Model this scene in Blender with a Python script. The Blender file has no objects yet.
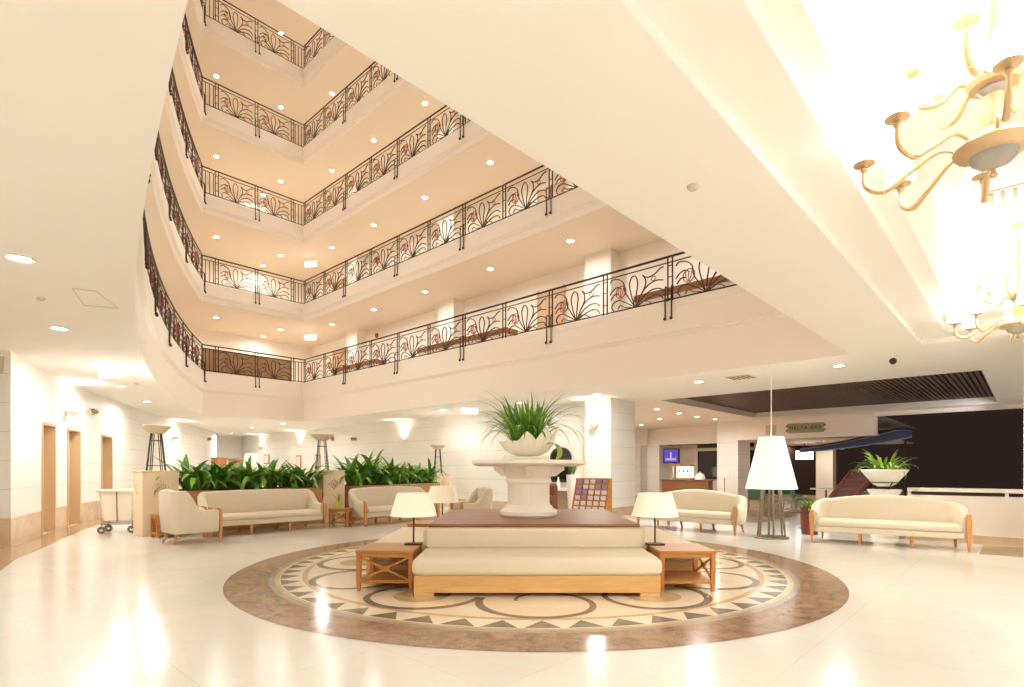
import bpy, bmesh, math, random
from mathutils import Vector, Matrix
random.seed(7)
S = bpy.context.scene
COL = S.collection
PI = math.pi
R = math.radians
# ------------------------------------------------------------------ camera model
F, CX, HY, HC = 555.0, 512.0, 469.5, 1.35          # focal (px of 1024), principal x, horizon y, eye height
CA, SA = 0.6823, 0.7311                            # building axis A; B = (-SA, CA)
ANG = math.atan2(SA, CA)
def AB(a, b): return (a*CA - b*SA, a*SA + b*CA)
def floor_pt(px, py, z=0.0):
    t = (HC - z)/(py - HY); return ((px-CX)*t, F*t)
H = 3.4                                             # lobby ceiling
P0 = AB(11.33, 2.345); P1 = AB(11.30, 22.75); P2 = AB(7.32, 22.75)
def curve_x(Y):
    y = Y/1.1714
    return 1.1714*(-1.21 - .7012*(y-2.07) + .01477*(y-2.07)*(y-7.86))
# ------------------------------------------------------------------ colour and materials
def lin(c):
    c = c/255.0
    return c/12.92 if c <= .04045 else ((c+.055)/1.055)**2.4
def C(r, g, b): return (lin(r), lin(g), lin(b), 1.0)
def newmat(name):
    m = bpy.data.materials.new(name); m.use_nodes = True
    nt = m.node_tree; b = nt.nodes['Principled BSDF']
    return m, nt, b
def mat(name, col, rough=.5, metal=0.0, var=0.0, scale=6.0, bump=0.0, spec=.5, emit=None, estr=0.0, trans=0.0, subs=0.0):
    m, nt, b = newmat(name)
    b.inputs['Base Color'].default_value = col
    b.inputs['Roughness'].default_value = rough
    b.inputs['Metallic'].default_value = metal
    b.inputs['Specular IOR Level'].default_value = spec
    if trans: b.inputs['Transmission Weight'].default_value = trans
    if emit is not None:
        b.inputs['Emission Color'].default_value = emit
        b.inputs['Emission Strength'].default_value = estr
    if var or bump:
        tc = nt.nodes.new('ShaderNodeTexCoord')
        n = nt.nodes.new('ShaderNodeTexNoise'); n.inputs['Scale'].default_value = scale; n.inputs['Detail'].default_value = 5
        nt.links.new(tc.outputs['Object'], n.inputs['Vector'])
        if var:
            mx = nt.nodes.new('ShaderNodeMix'); mx.data_type = 'RGBA'
            mx.inputs[6].default_value = tuple(max(0, c*(1-var)) for c in col[:3]) + (1,)
            mx.inputs[7].default_value = tuple(min(1, c*(1+var)) for c in col[:3]) + (1,)
            nt.links.new(n.outputs['Fac'], mx.inputs[0]); nt.links.new(mx.outputs[2], b.inputs['Base Color'])
        if bump:
            bp = nt.nodes.new('ShaderNodeBump'); bp.inputs['Strength'].default_value = bump; bp.inputs['Distance'].default_value = .01
            nt.links.new(n.outputs['Fac'], bp.inputs['Height']); nt.links.new(bp.outputs['Normal'], b.inputs['Normal'])
    return m
def wood(name, c1, c2, rough=.35, axis='X', scale=3.0):
    m, nt, b = newmat(name)
    tc = nt.nodes.new('ShaderNodeTexCoord'); mp = nt.nodes.new('ShaderNodeMapping')
    sc = {'X': (.35, 4, 4), 'Y': (4, .35, 4), 'Z': (4, 4, .35)}[axis]
    mp.inputs['Scale'].default_value = sc
    n = nt.nodes.new('ShaderNodeTexNoise'); n.inputs['Scale'].default_value = scale; n.inputs['Detail'].default_value = 8; n.inputs['Distortion'].default_value = 1.2
    rp = nt.nodes.new('ShaderNodeValToRGB')
    rp.color_ramp.elements[0].color = c1; rp.color_ramp.elements[1].color = c2
    rp.color_ramp.elements[0].position = .3; rp.color_ramp.elements[1].position = .7
    nt.links.new(tc.outputs['Object'], mp.inputs['Vector']); nt.links.new(mp.outputs['Vector'], n.inputs['Vector'])
    nt.links.new(n.outputs['Fac'], rp.inputs['Fac']); nt.links.new(rp.outputs['Color'], b.inputs['Base Color'])
    b.inputs['Roughness'].default_value = rough
    return m
def wall_panel(name, col, joint, step=.5, off=0.0):
    """stone cladding with thin horizontal joints every `step` metres"""
    m, nt, b = newmat(name)
    g = nt.nodes.new('ShaderNodeNewGeometry'); sx = nt.nodes.new('ShaderNodeSeparateXYZ')
    nt.links.new(g.outputs['Position'], sx.inputs[0])
    ad = nt.nodes.new('ShaderNodeMath'); ad.operation = 'ADD'; ad.inputs[1].default_value = off
    nt.links.new(sx.outputs['Z'], ad.inputs[0])
    mo = nt.nodes.new('ShaderNodeMath'); mo.operation = 'MODULO'; mo.inputs[1].default_value = step
    nt.links.new(ad.outputs[0], mo.inputs[0])
    lt = nt.nodes.new('ShaderNodeMath'); lt.operation = 'LESS_THAN'; lt.inputs[1].default_value = .014
    nt.links.new(mo.outputs[0], lt.inputs[0])
    n = nt.nodes.new('ShaderNodeTexNoise'); n.inputs['Scale'].default_value = 1.3; n.inputs['Detail'].default_value = 4
    nt.links.new(g.outputs['Position'], n.inputs['Vector'])
    mx0 = nt.nodes.new('ShaderNodeMix'); mx0.data_type = 'RGBA'
    mx0.inputs[6].default_value = tuple(c*.95 for c in col[:3])+(1,); mx0.inputs[7].default_value = col
    nt.links.new(n.outputs['Fac'], mx0.inputs[0])
    mx = nt.nodes.new('ShaderNodeMix'); mx.data_type = 'RGBA'
    mx.inputs[7].default_value = joint
    nt.links.new(mx0.outputs[2], mx.inputs[6]); nt.links.new(lt.outputs[0], mx.inputs[0])
    nt.links.new(mx.outputs[2], b.inputs['Base Color'])
    b.inputs['Roughness'].default_value = .45
    return m
def marble(name, c1, c2, vein, scale=1.0, rough=.12, tile=None):
    m, nt, b = newmat(name)
    g = nt.nodes.new('ShaderNodeNewGeometry')
    n = nt.nodes.new('ShaderNodeTexNoise'); n.inputs['Scale'].default_value = scale; n.inputs['Detail'].default_value = 9; n.inputs['Distortion'].default_value = .8
    nt.links.new(g.outputs['Position'], n.inputs['Vector'])
    rp = nt.nodes.new('ShaderNodeValToRGB'); e = rp.color_ramp.elements
    e[0].position = .35; e[0].color = c1; e[1].position = .65; e[1].color = c2
    nt.links.new(n.outputs['Fac'], rp.inputs['Fac'])
    n2 = nt.nodes.new('ShaderNodeTexNoise'); n2.inputs['Scale'].default_value = scale*3.1; n2.inputs['Detail'].default_value = 12; n2.inputs['Distortion'].default_value = 2.5
    nt.links.new(g.outputs['Position'], n2.inputs['Vector'])
    r2 = nt.nodes.new('ShaderNodeValToRGB'); e = r2.color_ramp.elements
    e[0].position = .47; e[0].color = (0, 0, 0, 1); e[1].position = .5; e[1].color = (1, 1, 1, 1)
    e3 = r2.color_ramp.elements.new(.53); e3.color = (0, 0, 0, 1)
    nt.links.new(n2.outputs['Fac'], r2.inputs['Fac'])
    mf = nt.nodes.new('ShaderNodeMath'); mf.operation = 'MULTIPLY'; mf.inputs[1].default_value = vein[3]
    nt.links.new(r2.outputs['Color'], mf.inputs[0])
    mx = nt.nodes.new('ShaderNodeMix'); mx.data_type = 'RGBA'; mx.inputs[7].default_value = tuple(vein[:3])+(1,)
    nt.links.new(mf.outputs[0], mx.inputs[0]); nt.links.new(rp.outputs['Color'], mx.inputs[6])
    out = mx.outputs[2]
    if tile:
        mp = nt.nodes.new('ShaderNodeMapping'); mp.inputs['Rotation'].default_value = (0, 0, -ANG)
        nt.links.new(g.outputs['Position'], mp.inputs['Vector'])
        br = nt.nodes.new('ShaderNodeTexBrick'); br.offset = 0; br.inputs['Scale'].default_value = 1
        br.inputs['Brick Width'].default_value = tile; br.inputs['Row Height'].default_value = tile
        br.inputs['Mortar Size'].default_value = .004; br.inputs['Mortar Smooth'].default_value = .2
        br.inputs['Color1'].default_value = (1, 1, 1, 1); br.inputs['Color2'].default_value = (.965, .96, .95, 1); br.inputs['Mortar'].default_value = (.86, .84, .8, 1)
        nt.links.new(mp.outputs['Vector'], br.inputs['Vector'])
        ml = nt.nodes.new('ShaderNodeMix'); ml.data_type = 'RGBA'; ml.blend_type = 'MULTIPLY'; ml.inputs[0].default_value = 1
        nt.links.new(out, ml.inputs[6]); nt.links.new(br.outputs['Color'], ml.inputs[7]); out = ml.outputs[2]
    nt.links.new(out, b.inputs['Base Color'])
    b.inputs['Roughness'].default_value = rough
    return m
def emis(name, col, strength, base=.8):
    return mat(name, (base, base, base, 1), .5, emit=col, estr=strength)
M = {}
M['ceil'] = mat('ceiling_paint', C(242, 237, 229), .7, var=.012, scale=.6)
M['fascia'] = mat('fascia_paint', C(244, 235, 224), .6, var=.008, scale=.7)
M['gallery'] = mat('gallery_paint', C(229, 215, 196), .65, var=.015, scale=.6)
M['wall'] = wall_panel('wall_cladding', C(240, 237, 231), C(216, 208, 196))
M['wall_up'] = mat('gallery_wall_paint', C(240, 234, 225), .6, var=.02, scale=.8)
M['wains'] = marble('wainscot_marble', C(214, 190, 158), C(196, 168, 134), C(230, 212, 186)[:3]+(.3,), 2.0, .25)
M['band'] = marble('dark_floor_band', C(150, 120, 92), C(176, 146, 114), C(205, 180, 150)[:3]+(.4,), 2.2, .14)
M['floor'] = marble('cream_marble', C(222, 220, 213), C(214, 210, 201), C(222, 200, 168)[:3]+(.25,), .55, .17, tile=1.2)
M['brown_marble'] = marble('brown_marble', C(120, 92, 68), C(158, 126, 96), C(206, 184, 156)[:3]+(.55,), 7.0, .16)
M['inlay_cream'] = marble('inlay_cream', C(240, 228, 206), C(230, 214, 188), C(214, 196, 166)[:3]+(.25,), 1.6, .15)
M['inlay_dark'] = marble('inlay_dark', C(110, 100, 86), C(134, 122, 106), C(160, 148, 130)[:3]+(.3,), 3, .16)
M['inlay_tan'] = marble('inlay_tan', C(206, 184, 142), C(188, 164, 122), C(224, 206, 170)[:3]+(.3,), 4, .16)
M['inlay_grey'] = marble('inlay_grey', C(150, 138, 120), C(170, 158, 138), C(190, 178, 158)[:3]+(.3,), 3, .16)
M['bar_floor'] = marble('bar_floor', C(196, 166, 132), C(176, 146, 114), C(214, 190, 160)[:3]+(.3,), 2, .2)
M['iron'] = mat('wrought_iron', C(70, 50, 38), .45, .6)
M['iron_green'] = mat('green_iron', C(112, 110, 62), .45, .3)
M['iron_red'] = mat('red_iron', C(160, 58, 54), .4, .1)
M['iron_pink'] = mat('pink_iron', C(170, 110, 96), .4, .1)
M['iron_yellow'] = mat('yellow_iron', C(226, 190, 90), .4, .2)
M['cream'] = mat('cream_upholstery', C(214, 203, 181), .85, var=.03, scale=40, bump=.08, spec=.2)
M['white_cover'] = mat('white_loose_cover', C(220, 209, 186), .85, var=.02, scale=9, bump=.25, spec=.2)
M['oak'] = wood('golden_oak', C(204, 158, 96), C(220, 178, 118), .35, 'X', 5)
M['cherry'] = wood('cherry_wood', C(168, 110, 44), C(194, 136, 64), .28, 'X', 4)
M['cherry_leg'] = wood('cherry_leg', C(172, 104, 46), C(196, 128, 64), .3, 'Z', 4)
M['sofa_leg'] = wood('honey_wood', C(184, 126, 72), C(204, 148, 92), .3, 'Z', 4)
M['darkwood'] = wood('dark_table_top', C(126, 80, 48), C(156, 108, 70), .42, 'X', 3)
M['stone'] = mat('white_cast_stone', C(250, 245, 235), .6, var=.02, scale=5)
M['shell'] = mat('shell_white', C(246, 238, 222), .5, var=.03, scale=9, bump=.15)
M['leaf'] = mat('leaf_green', C(108, 164, 58), .4, var=.35, scale=3)
M['leaf_lt'] = mat('light_leaf', C(156, 186, 80), .45, var=.3, scale=4)
M['leaf_dk'] = mat('deep_leaf', C(86, 146, 54), .4, var=.35, scale=3)
M['soil'] = mat('soil', C(74, 52, 36), .95, var=.3, scale=20)
M['limestone'] = mat('carved_limestone', C(234, 214, 184), .75, var=.04, scale=4)
M['relief'] = mat('limestone_relief', C(222, 200, 168), .75, var=.06, scale=14)
M['planter_wood'] = wood('planter_wood', C(186, 130, 78), C(204, 152, 98), .4, 'X', 3)
M['gold'] = mat('antique_gold', C(206, 176, 134), .4, .6, var=.08, scale=12)
M['shade_lit'] = emis('lit_white_shade', (1, .95, .84, 1), 4.0)
M['shade_floor'] = emis('lit_pleated_shade', (1, .97, .92, 1), .28)
M['shade_faint_glow'] = mat('cream_lamp_shade', C(252, 244, 224), .8, emit=(1, .9, .7, 1), estr=.12)  # faint glow put into the shade itself, no bulb inside
M['glass'] = mat('clear_glass', (.95, .93, .9, 1), .08, trans=.7)
M['bulb'] = emis('downlight_glow', (1, .93, .78, 1), 14.0)
M['chrome'] = mat('brushed_steel', C(150, 138, 124), .32, .9)
M['bronze'] = mat('dark_bronze', C(82, 66, 52), .4, .7)
M['canvas'] = mat('canvas_white', C(240, 230, 212), .85, bump=.1, scale=12)
M['rubber'] = mat('black_rubber', C(110, 102, 94), .6)
M['tan_door'] = wood('tan_door', C(196, 164, 130), C(206, 176, 142), .4, 'Z', 3)
M['door_frame'] = mat('door_frame', C(204, 174, 136), .5)
M['exit'] = emis('exit_panel', (.93, 1, .97, 1), 3.0)
M['red'] = mat('alarm_red', C(190, 48, 40), .4)
M['plastic'] = mat('white_plastic', C(244, 238, 226), .45)
M['slat'] = wood('dark_slat_wood', C(70, 48, 36), C(88, 62, 47), .45, 'X', 3)
M['slatback'] = mat('grille_backing', C(56, 38, 30), .8)
M['sign'] = mat('sign_green', C(160, 160, 128), .5, var=.06, scale=30)
M['sign_txt'] = mat('sign_letters', C(80, 66, 48), .5)
M['tv_body'] = mat('tv_body', C(40, 30, 60), .4)
M['tv_purple'] = emis('tv_purple', C(78, 54, 160), .75, .02)
M['tv_white'] = emis('tv_white', (.9, .95, 1, 1), 3.0)
M['tv_pale'] = emis('tv_pale', C(190, 170, 230), .6, .02)
M['dark_glass'] = mat('dark_window_glass', C(40, 28, 24), .12)
M['green_cloth'] = mat('green_chair', C(84, 122, 92), .6)
M['terracotta'] = mat('brown_leather', C(116, 62, 40), .5, var=.15, scale=8)
M['teal'] = mat('teal_cushion', C(90, 150, 152), .7)
M['stone_mosaic'] = mat('pebbled_stone', C(180, 160, 130), .8, var=.45, scale=26, bump=.6)
M['black'] = mat('black_metal', C(44, 36, 32), .45)
M['mirror'] = mat('mirror_glass', C(190, 180, 166), .06, .9)
M['carved'] = mat('carved_red_wood', C(112, 52, 34), .5, var=.4, scale=22, bump=.7)
M['textile'] = mat('woven_blue_textile', C(92, 66, 62), .8, var=.5, scale=40)
M['awning'] = mat('navy_awning', C(70, 74, 104), .8, var=.12, scale=5)
M['awning_trim'] = mat('awning_trim', C(140, 146, 170), .8)
M['paper'] = mat('brochure_paper', C(236, 220, 214), .6, var=.2, scale=5)
M['paper_violet'] = mat('brochure_violet', C(172, 140, 180), .6, var=.3, scale=20)
M['grille_metal'] = mat('vent_metal', C(206, 192, 168), .5)
M['vent_dark'] = mat('vent_dark', C(128, 108, 84), .6)
M['case_glow'] = emis('display_glow', (1, .9, .72, 1), 2.2)
M['lime'] = mat('lime_glass', C(186, 196, 70), .2)
M['screen_brown'] = mat('gallery_screen', C(176, 142, 106), .6, var=.3, scale=14)
M['sconce_glow'] = emis('sconce_glow', (1, .95, .78, 1), 6.0)
# ------------------------------------------------------------------ mesh builder
class MB:
    def __init__(s): s.v = []; s.f = []; s.m = []; s.s = []
    def add(s, vs, fs, mi=0, sm=False):
        o = len(s.v); s.v += [tuple(p) for p in vs]
        for f in fs: s.f.append(tuple(i+o for i in f)); s.m.append(mi); s.s.append(sm)
        return s
    def box(s, x0, x1, y0, y1, z0, z1, mi=0):
        vs = [(x0,y0,z0),(x1,y0,z0),(x1,y1,z0),(x0,y1,z0),(x0,y0,z1),(x1,y0,z1),(x1,y1,z1),(x0,y1,z1)]
        return s.add(vs, [(0,3,2,1),(4,5,6,7),(0,1,5,4),(1,2,6,5),(2,3,7,6),(3,0,4,7)], mi)
    def rbox(s, c, sz, rz=0, mi=0, ry=0):
        m = Matrix.Translation(c) @ Matrix.Rotation(rz, 4, 'Z') @ Matrix.Rotation(ry, 4, 'Y')
        hx, hy, hz = sz[0]/2, sz[1]/2, sz[2]/2
        vs = [m @ Vector(p) for p in [(-hx,-hy,-hz),(hx,-hy,-hz),(hx,hy,-hz),(-hx,hy,-hz),(-hx,-hy,hz),(hx,-hy,hz),(hx,hy,hz),(-hx,hy,hz)]]
        return s.add(vs, [(0,3,2,1),(4,5,6,7),(0,1,5,4),(1,2,6,5),(2,3,7,6),(3,0,4,7)], mi)
    def taper(s, c0, c1, s0, s1, mi=0):
        """tapered square post from c0 (size s0) to c1 (size s1)"""
        a0, b0 = s0 if isinstance(s0, tuple) else (s0, s0); a1, b1 = s1 if isinstance(s1, tuple) else (s1, s1)
        vs = [(c0[0]+i*a0/2, c0[1]+j*b0/2, c0[2]) for i, j in ((-1,-1),(1,-1),(1,1),(-1,1))]
        vs += [(c1[0]+i*a1/2, c1[1]+j*b1/2, c1[2]) for i, j in ((-1,-1),(1,-1),(1,1),(-1,1))]
        return s.add(vs, [(0,3,2,1),(4,5,6,7),(0,1,5,4),(1,2,6,5),(2,3,7,6),(3,0,4,7)], mi)
    def prism(s, pts, z0, z1, mi=0):
        n = len(pts)
        vs = [(p[0],p[1],z0) for p in pts] + [(p[0],p[1],z1) for p in pts]
        fs = [tuple(range(n-1,-1,-1)), tuple(range(n, 2*n))] + [(i,(i+1)%n,(i+1)%n+n,i+n) for i in range(n)]
        return s.add(vs, fs, mi)
    def loft(s, rings, mi=0, sm=True, caps=True, closed=True, wrap=False):
        n = len(rings[0]); vs = [p for r in rings for p in r]; fs = []
        k = len(rings)
        for i in range(k if wrap else k-1):
            for j in range(n if closed else n-1):
                a, b = i*n+j, i*n+(j+1) % n
                c, d = ((i+1) % k)*n+(j+1) % n, ((i+1) % k)*n+j
                fs.append((a, b, c, d))
        if caps and not wrap and closed:
            fs.append(tuple(range(n-1,-1,-1))); fs.append(tuple(range((k-1)*n, k*n)))
        return s.add(vs, fs, mi, sm)
    def tube(s, pts, r, n=6, mi=0, closed=False, sm=True, flat=None):
        P = [Vector(p) for p in pts]; k = len(P)
        rr = r if isinstance(r, (list, tuple)) else [r]*k
        T = []
        for i in range(k):
            a = P[(i-1) % k] if (closed or i > 0) else P[i]; b = P[(i+1) % k] if (closed or i < k-1) else P[i]
            d = b-a; T.append(d.normalized() if d.length > 1e-9 else Vector((0,0,1)))
        u = T[0].orthogonal().normalized() if flat is None else (Vector(flat) - T[0]*T[0].dot(Vector(flat))).normalized()
        rings = []
        for i in range(k):
            u = (u - T[i]*u.dot(T[i])); u = u.normalized() if u.length > 1e-9 else T[i].orthogonal().normalized()
            w = T[i].cross(u)
            rings.append([P[i] + (u*math.cos(2*PI*j/n + PI/n) + w*math.sin(2*PI*j/n + PI/n))*rr[i] for j in range(n)])
        return s.loft(rings, mi, sm and n > 4, True, True, closed)
    def lathe(s, prof, n=24, c=(0,0,0), mi=0, sm=True, closed=False):
        rings = [[(c[0]+max(r,1e-4)*math.cos(2*PI*j/n), c[1]+max(r,1e-4)*math.sin(2*PI*j/n), c[2]+z) for j in range(n)] for r, z in prof]
        return s.loft(rings, mi, sm, not closed, True, closed)
    def ball(s, c, r, n=10, mi=0, sz=1.0):
        k = max(4, n//2)
        return s.lathe([(r*math.sin(PI*i/k), -r*sz*math.cos(PI*i/k)) for i in range(k+1)], n, c, mi)
    def xf(s, m, start=0):
        s.v[start:] = [tuple(m @ Vector(p)) for p in s.v[start:]]; return s
    def build(s, name, mats, parent=None, loc=(0,0,0), rz=0.0, bevel=0.0, seg=2, sharp=35, recalc=True):
        me = bpy.data.meshes.new(name); me.from_pydata(s.v, [], s.f)
        mats = mats if isinstance(mats, (list, tuple)) else [mats]
        for m in mats: me.materials.append(M[m] if isinstance(m, str) else m)
        for p, mi, sm in zip(me.polygons, s.m, s.s): p.material_index = mi; p.use_smooth = sm
        if recalc:
            bm = bmesh.new(); bm.from_mesh(me); bmesh.ops.recalc_face_normals(bm, faces=bm.faces); bm.to_mesh(me); bm.free()
        if sharp: me.set_sharp_from_angle(angle=R(sharp))
        me.update()
        o = bpy.data.objects.new(name, me); COL.objects.link(o)
        o.location = loc; o.rotation_euler = (0, 0, rz)
        if parent is not None: o.parent = parent
        if bevel:
            md = o.modifiers.new('bevel', 'BEVEL'); md.width = bevel; md.segments = seg; md.limit_method = 'ANGLE'; md.angle_limit = R(40); md.harden_normals = False
        return o
def tag(o, label=None, cat=None, group=None, kind=None):
    if label: o['label'] = label
    if cat: o['category'] = cat
    if group: o['group'] = group
    if kind: o['kind'] = kind
    return o
def empty(name, loc=(0,0,0), rz=0.0, label=None, cat=None, group=None):
    o = bpy.data.objects.new(name, None); COL.objects.link(o); o.empty_display_size = .1
    o.location = loc; o.rotation_euler = (0, 0, rz)
    return tag(o, label, cat, group)
def kids(o): return [c for c in bpy.data.objects if c.parent == o]
def copy_tree(o, loc=None, rz=None, label=None, parent=None, scale=None):
    ch = KIDS.get(o.name) or kids(o); KIDS[o.name] = ch
    c = o.copy(); COL.objects.link(c)
    if parent is not None: c.parent = parent
    if loc is not None: c.location = loc
    if rz is not None: c.rotation_euler = (0, 0, rz)
    if scale is not None: c.scale = scale
    if label: c['label'] = label
    for k in ch: copy_tree(k, parent=c)
    return c
KIDS = {}
WARM = (1, .965, .91)
def struct(o, label=None): o['kind'] = 'structure'; 
def st(mb, name, mats, label=None, **kw):
    o = mb.build(name, mats, **kw); o['kind'] = 'structure'
    if label: o['label'] = label
    return o
def lamp(kind, name, loc, energy, col=(1,.86,.66), parent=None, size=.1, spot=None, blend=.6, rot=(0,0,0), sy=None, spread=None):
    d = bpy.data.lights.new(name, kind); d.energy = energy; d.color = col
    if kind == 'AREA':
        d.shape = 'DISK' if sy is None else 'RECTANGLE'; d.size = size
        if sy is not None: d.size_y = sy
        if spread: d.spread = spread
    else: d.shadow_soft_size = size
    if kind == 'SPOT': d.spot_size = spot; d.spot_blend = blend
    o = bpy.data.objects.new(name, d); COL.objects.link(o); o.location = loc; o.rotation_euler = rot
    if parent is not None: o.parent = parent
    return o
ORD = ['first','second','third','fourth','fifth','sixth','seventh','eighth','ninth','tenth','eleventh','twelfth','thirteenth','fourteenth']
def bez(pts, n=6):
    """Catmull-Rom through 2-D or 3-D points"""
    P = [Vector(p) for p in pts]; out = []
    for i in range(len(P)-1):
        p0 = P[max(i-1,0)]; p1 = P[i]; p2 = P[i+1]; p3 = P[min(i+2,len(P)-1)]
        for k in range(n):
            t = k/n
            out.append(.5*((2*p1) + (p2-p0)*t + (2*p0-5*p1+4*p2-p3)*t*t + (3*p1-p0-3*p2+p3)*t**3))
    out.append(P[-1]); return out
# ------------------------------------------------------------------ plan curves
ATR = []                                            # atrium opening, going V -> P2 -> P1 -> P0
NCUR = 30
for i in range(NCUR+1):
    Y = 2.2 + (P2[1]-2.2)*i/NCUR
    x = curve_x(Y)
    if i == NCUR: x = P2[0]
    ATR.append((x, Y))
CURVE = list(ATR)
ATR += [P1, P0]
def offs(path, d):
    """offset an open path to its right side (+d = towards the atrium interior)"""
    out = []
    n = len(path)
    for i in range(n):
        ds = []
        for a, b in ((i-1, i), (i, i+1)):
            if a >= 0 and b < n:
                v = Vector((path[b][0]-path[a][0], path[b][1]-path[a][1])).normalized(); ds.append(Vector((v.y, -v.x)))
        if len(ds) == 1: nn = ds[0]
        else:
            nn = (ds[0]+ds[1]).normalized(); nn = nn/max(.3, nn.dot(ds[0]))
        out.append((path[i][0]+nn.x*d, path[i][1]+nn.y*d))
    return out
def fill_with_holes(outer, holes, z, flip=False):
    bm = bmesh.new()
    es = []
    for loop in [outer]+holes:
        vs = [bm.verts.new((p[0], p[1], z)) for p in loop]
        for i in range(len(vs)): es.append(bm.edges.new((vs[i], vs[(i+1) % len(vs)])))
    bmesh.ops.triangle_fill(bm, use_beauty=True, use_dissolve=False, edges=es)
    bm.verts.index_update()
    vs = [v.co.copy() for v in bm.verts]; fs = []
    for f in bm.faces:
        idx = [v.index for v in f.verts]
        if (f.normal.z > 0) == flip: idx = idx[::-1]
        fs.append(tuple(idx))
    bm.free(); return vs, fs
# ------------------------------------------------------------------ floor
f = MB(); f.add([(-24,-7,0),(34,-7,0),(34,48,0),(-24,48,0)], [(0,1,2,3)])
st(f, 'floor', 'floor', 'polished cream marble lobby floor', recalc=False)
# medallion
MC = (.265, 8.06)
def ring(mb, r0, r1, z, mi, n=160, a0=0, a1=2*PI):
    vs = []; fs = []
    for i in range(n+1):
        a = a0+(a1-a0)*i/n
        vs += [(MC[0]+r0*math.cos(a), MC[1]+r0*math.sin(a), z), (MC[0]+r1*math.cos(a), MC[1]+r1*math.sin(a), z)]
    for i in range(n): fs.append((2*i, 2*i+1, 2*i+3, 2*i+2))
    mb.add(vs, fs, mi)
md = MB()
ring(md, 3.48, 3.96, .003, 0); ring(md, 3.41, 3.48, .003, 4); ring(md, 3.36, 3.41, .003, 3)
ring(md, 3.10, 3.36, .003, 1); ring(md, 3.03, 3.10, .003, 3); ring(md, .01, 3.03, .003, 1)
NT = 56
for i in range(NT):                                  # ring of paired triangles
    a = 2*PI*i/NT; w = PI/NT*.86
    def pp(r, a, z=.005): return (MC[0]+r*math.cos(a), MC[1]+r*math.sin(a), z)
    md.add([pp(3.35, a-w), pp(3.35, a+w), pp(3.12, a)], [(0,1,2)], 2)
NSC = 12
for i in range(NSC):
    a = -PI/2 + 2*PI*i/NSC
    rc, r = 2.42, .60
    cx, cy = MC[0]+rc*math.cos(a), MC[1]+rc*math.sin(a)
    # spiral band: starts at the outer side and winds inward
    pts = []
    sgn = 1 if i % 2 == 0 else -1
    N = 46
    for k in range(N+1):
        t = k/N
        ang = a + sgn*(-1.9 + t*6.4)
        rad = r*(1.0 - .62*max(0, (t-.42)/.58)**1.1)
        wd = .036*(1 - .75*t) + .012
        if t < .1: wd *= .6 + 4*t
        pts.append((cx+rad*math.cos(ang), cy+rad*math.sin(ang), ang, wd))
    vs = []; fs = []
    for x, y, g, wd in pts:
        vs += [(x-wd*math.cos(g), y-wd*math.sin(g), .0055+.0005*(i%2)), (x+wd*math.cos(g), y+wd*math.sin(g), .0055+.0005*(i%2))]
    for k in range(N): fs.append((2*k, 2*k+1, 2*k+3, 2*k+2))
    md.add(vs, fs, 2)
    if i % 2 == 1:
        rr = .3
        md.add([(cx+.04*math.cos(a)+rr*math.cos(q*2*PI/24), cy+.04*math.sin(a)+rr*math.sin(q*2*PI/24), .0048) for q in range(24)], [tuple(range(24))], 3)
st(md, 'floor_medallion', ['brown_marble','inlay_cream','inlay_dark','inlay_tan','inlay_grey'], 'round inlaid marble medallion with scrolls set in the lobby floor', recalc=False, sharp=0)
# ------------------------------------------------------------------ left curved wall with three doors
WP = [(-8.66,9.59),(-9.79,11.69),(-10.5,13.26),(-11.48,15.6),(-13.3,20.6),(-15.0,25.8),(-16.6,31.2)]
WL = [(p.x, p.y) for p in bez(WP, 8)]
def wall_hit(px):
    k = (px-CX)/F
    for i in range(len(WL)-1):
        (x0,y0),(x1,y1) = WL[i], WL[i+1]
        g0, g1 = x0-k*y0, x1-k*y1
        if g0*g1 <= 0:
            t = g0/(g0-g1); L = math.hypot(x1-x0, y1-y0)
            return (x0+(x1-x0)*t, y0+(y1-y0)*t), ((x1-x0)/L, (y1-y0)/L), i
DOORS = [(41.5,55),(67,80),(101,112)]
dcut = []
for a, b in DOORS:
    pa, ta, _ = wall_hit(a); pb, tb, _ = wall_hit(b); dcut.append((pa, pb))
path = [WL[0]]; flags = []
for i in range(1, len(WL)):
    path.append(WL[i])
ev = sorted([(p, 'n') for p in WL] + [(d[0],'s') for d in dcut] + [(d[1],'e') for d in dcut], key=lambda q: q[0][1])
DH = 2.33
mw = MB(); inside = False
for (p, k), (q, k2) in zip(ev[:-1], ev[1:]):
    if k == 's': inside = True
    if k == 'e': inside = False
    z0 = DH if inside else .5
    mw.add([(p[0],p[1],z0),(q[0],q[1],z0),(q[0],q[1],H),(p[0],p[1],H)], [(0,1,2,3)], 0)
    if not inside:
        mw.add([(p[0],p[1],0),(q[0],q[1],0),(q[0],q[1],.5),(p[0],p[1],.5)], [(0,1,2,3)], 1)
        
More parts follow.
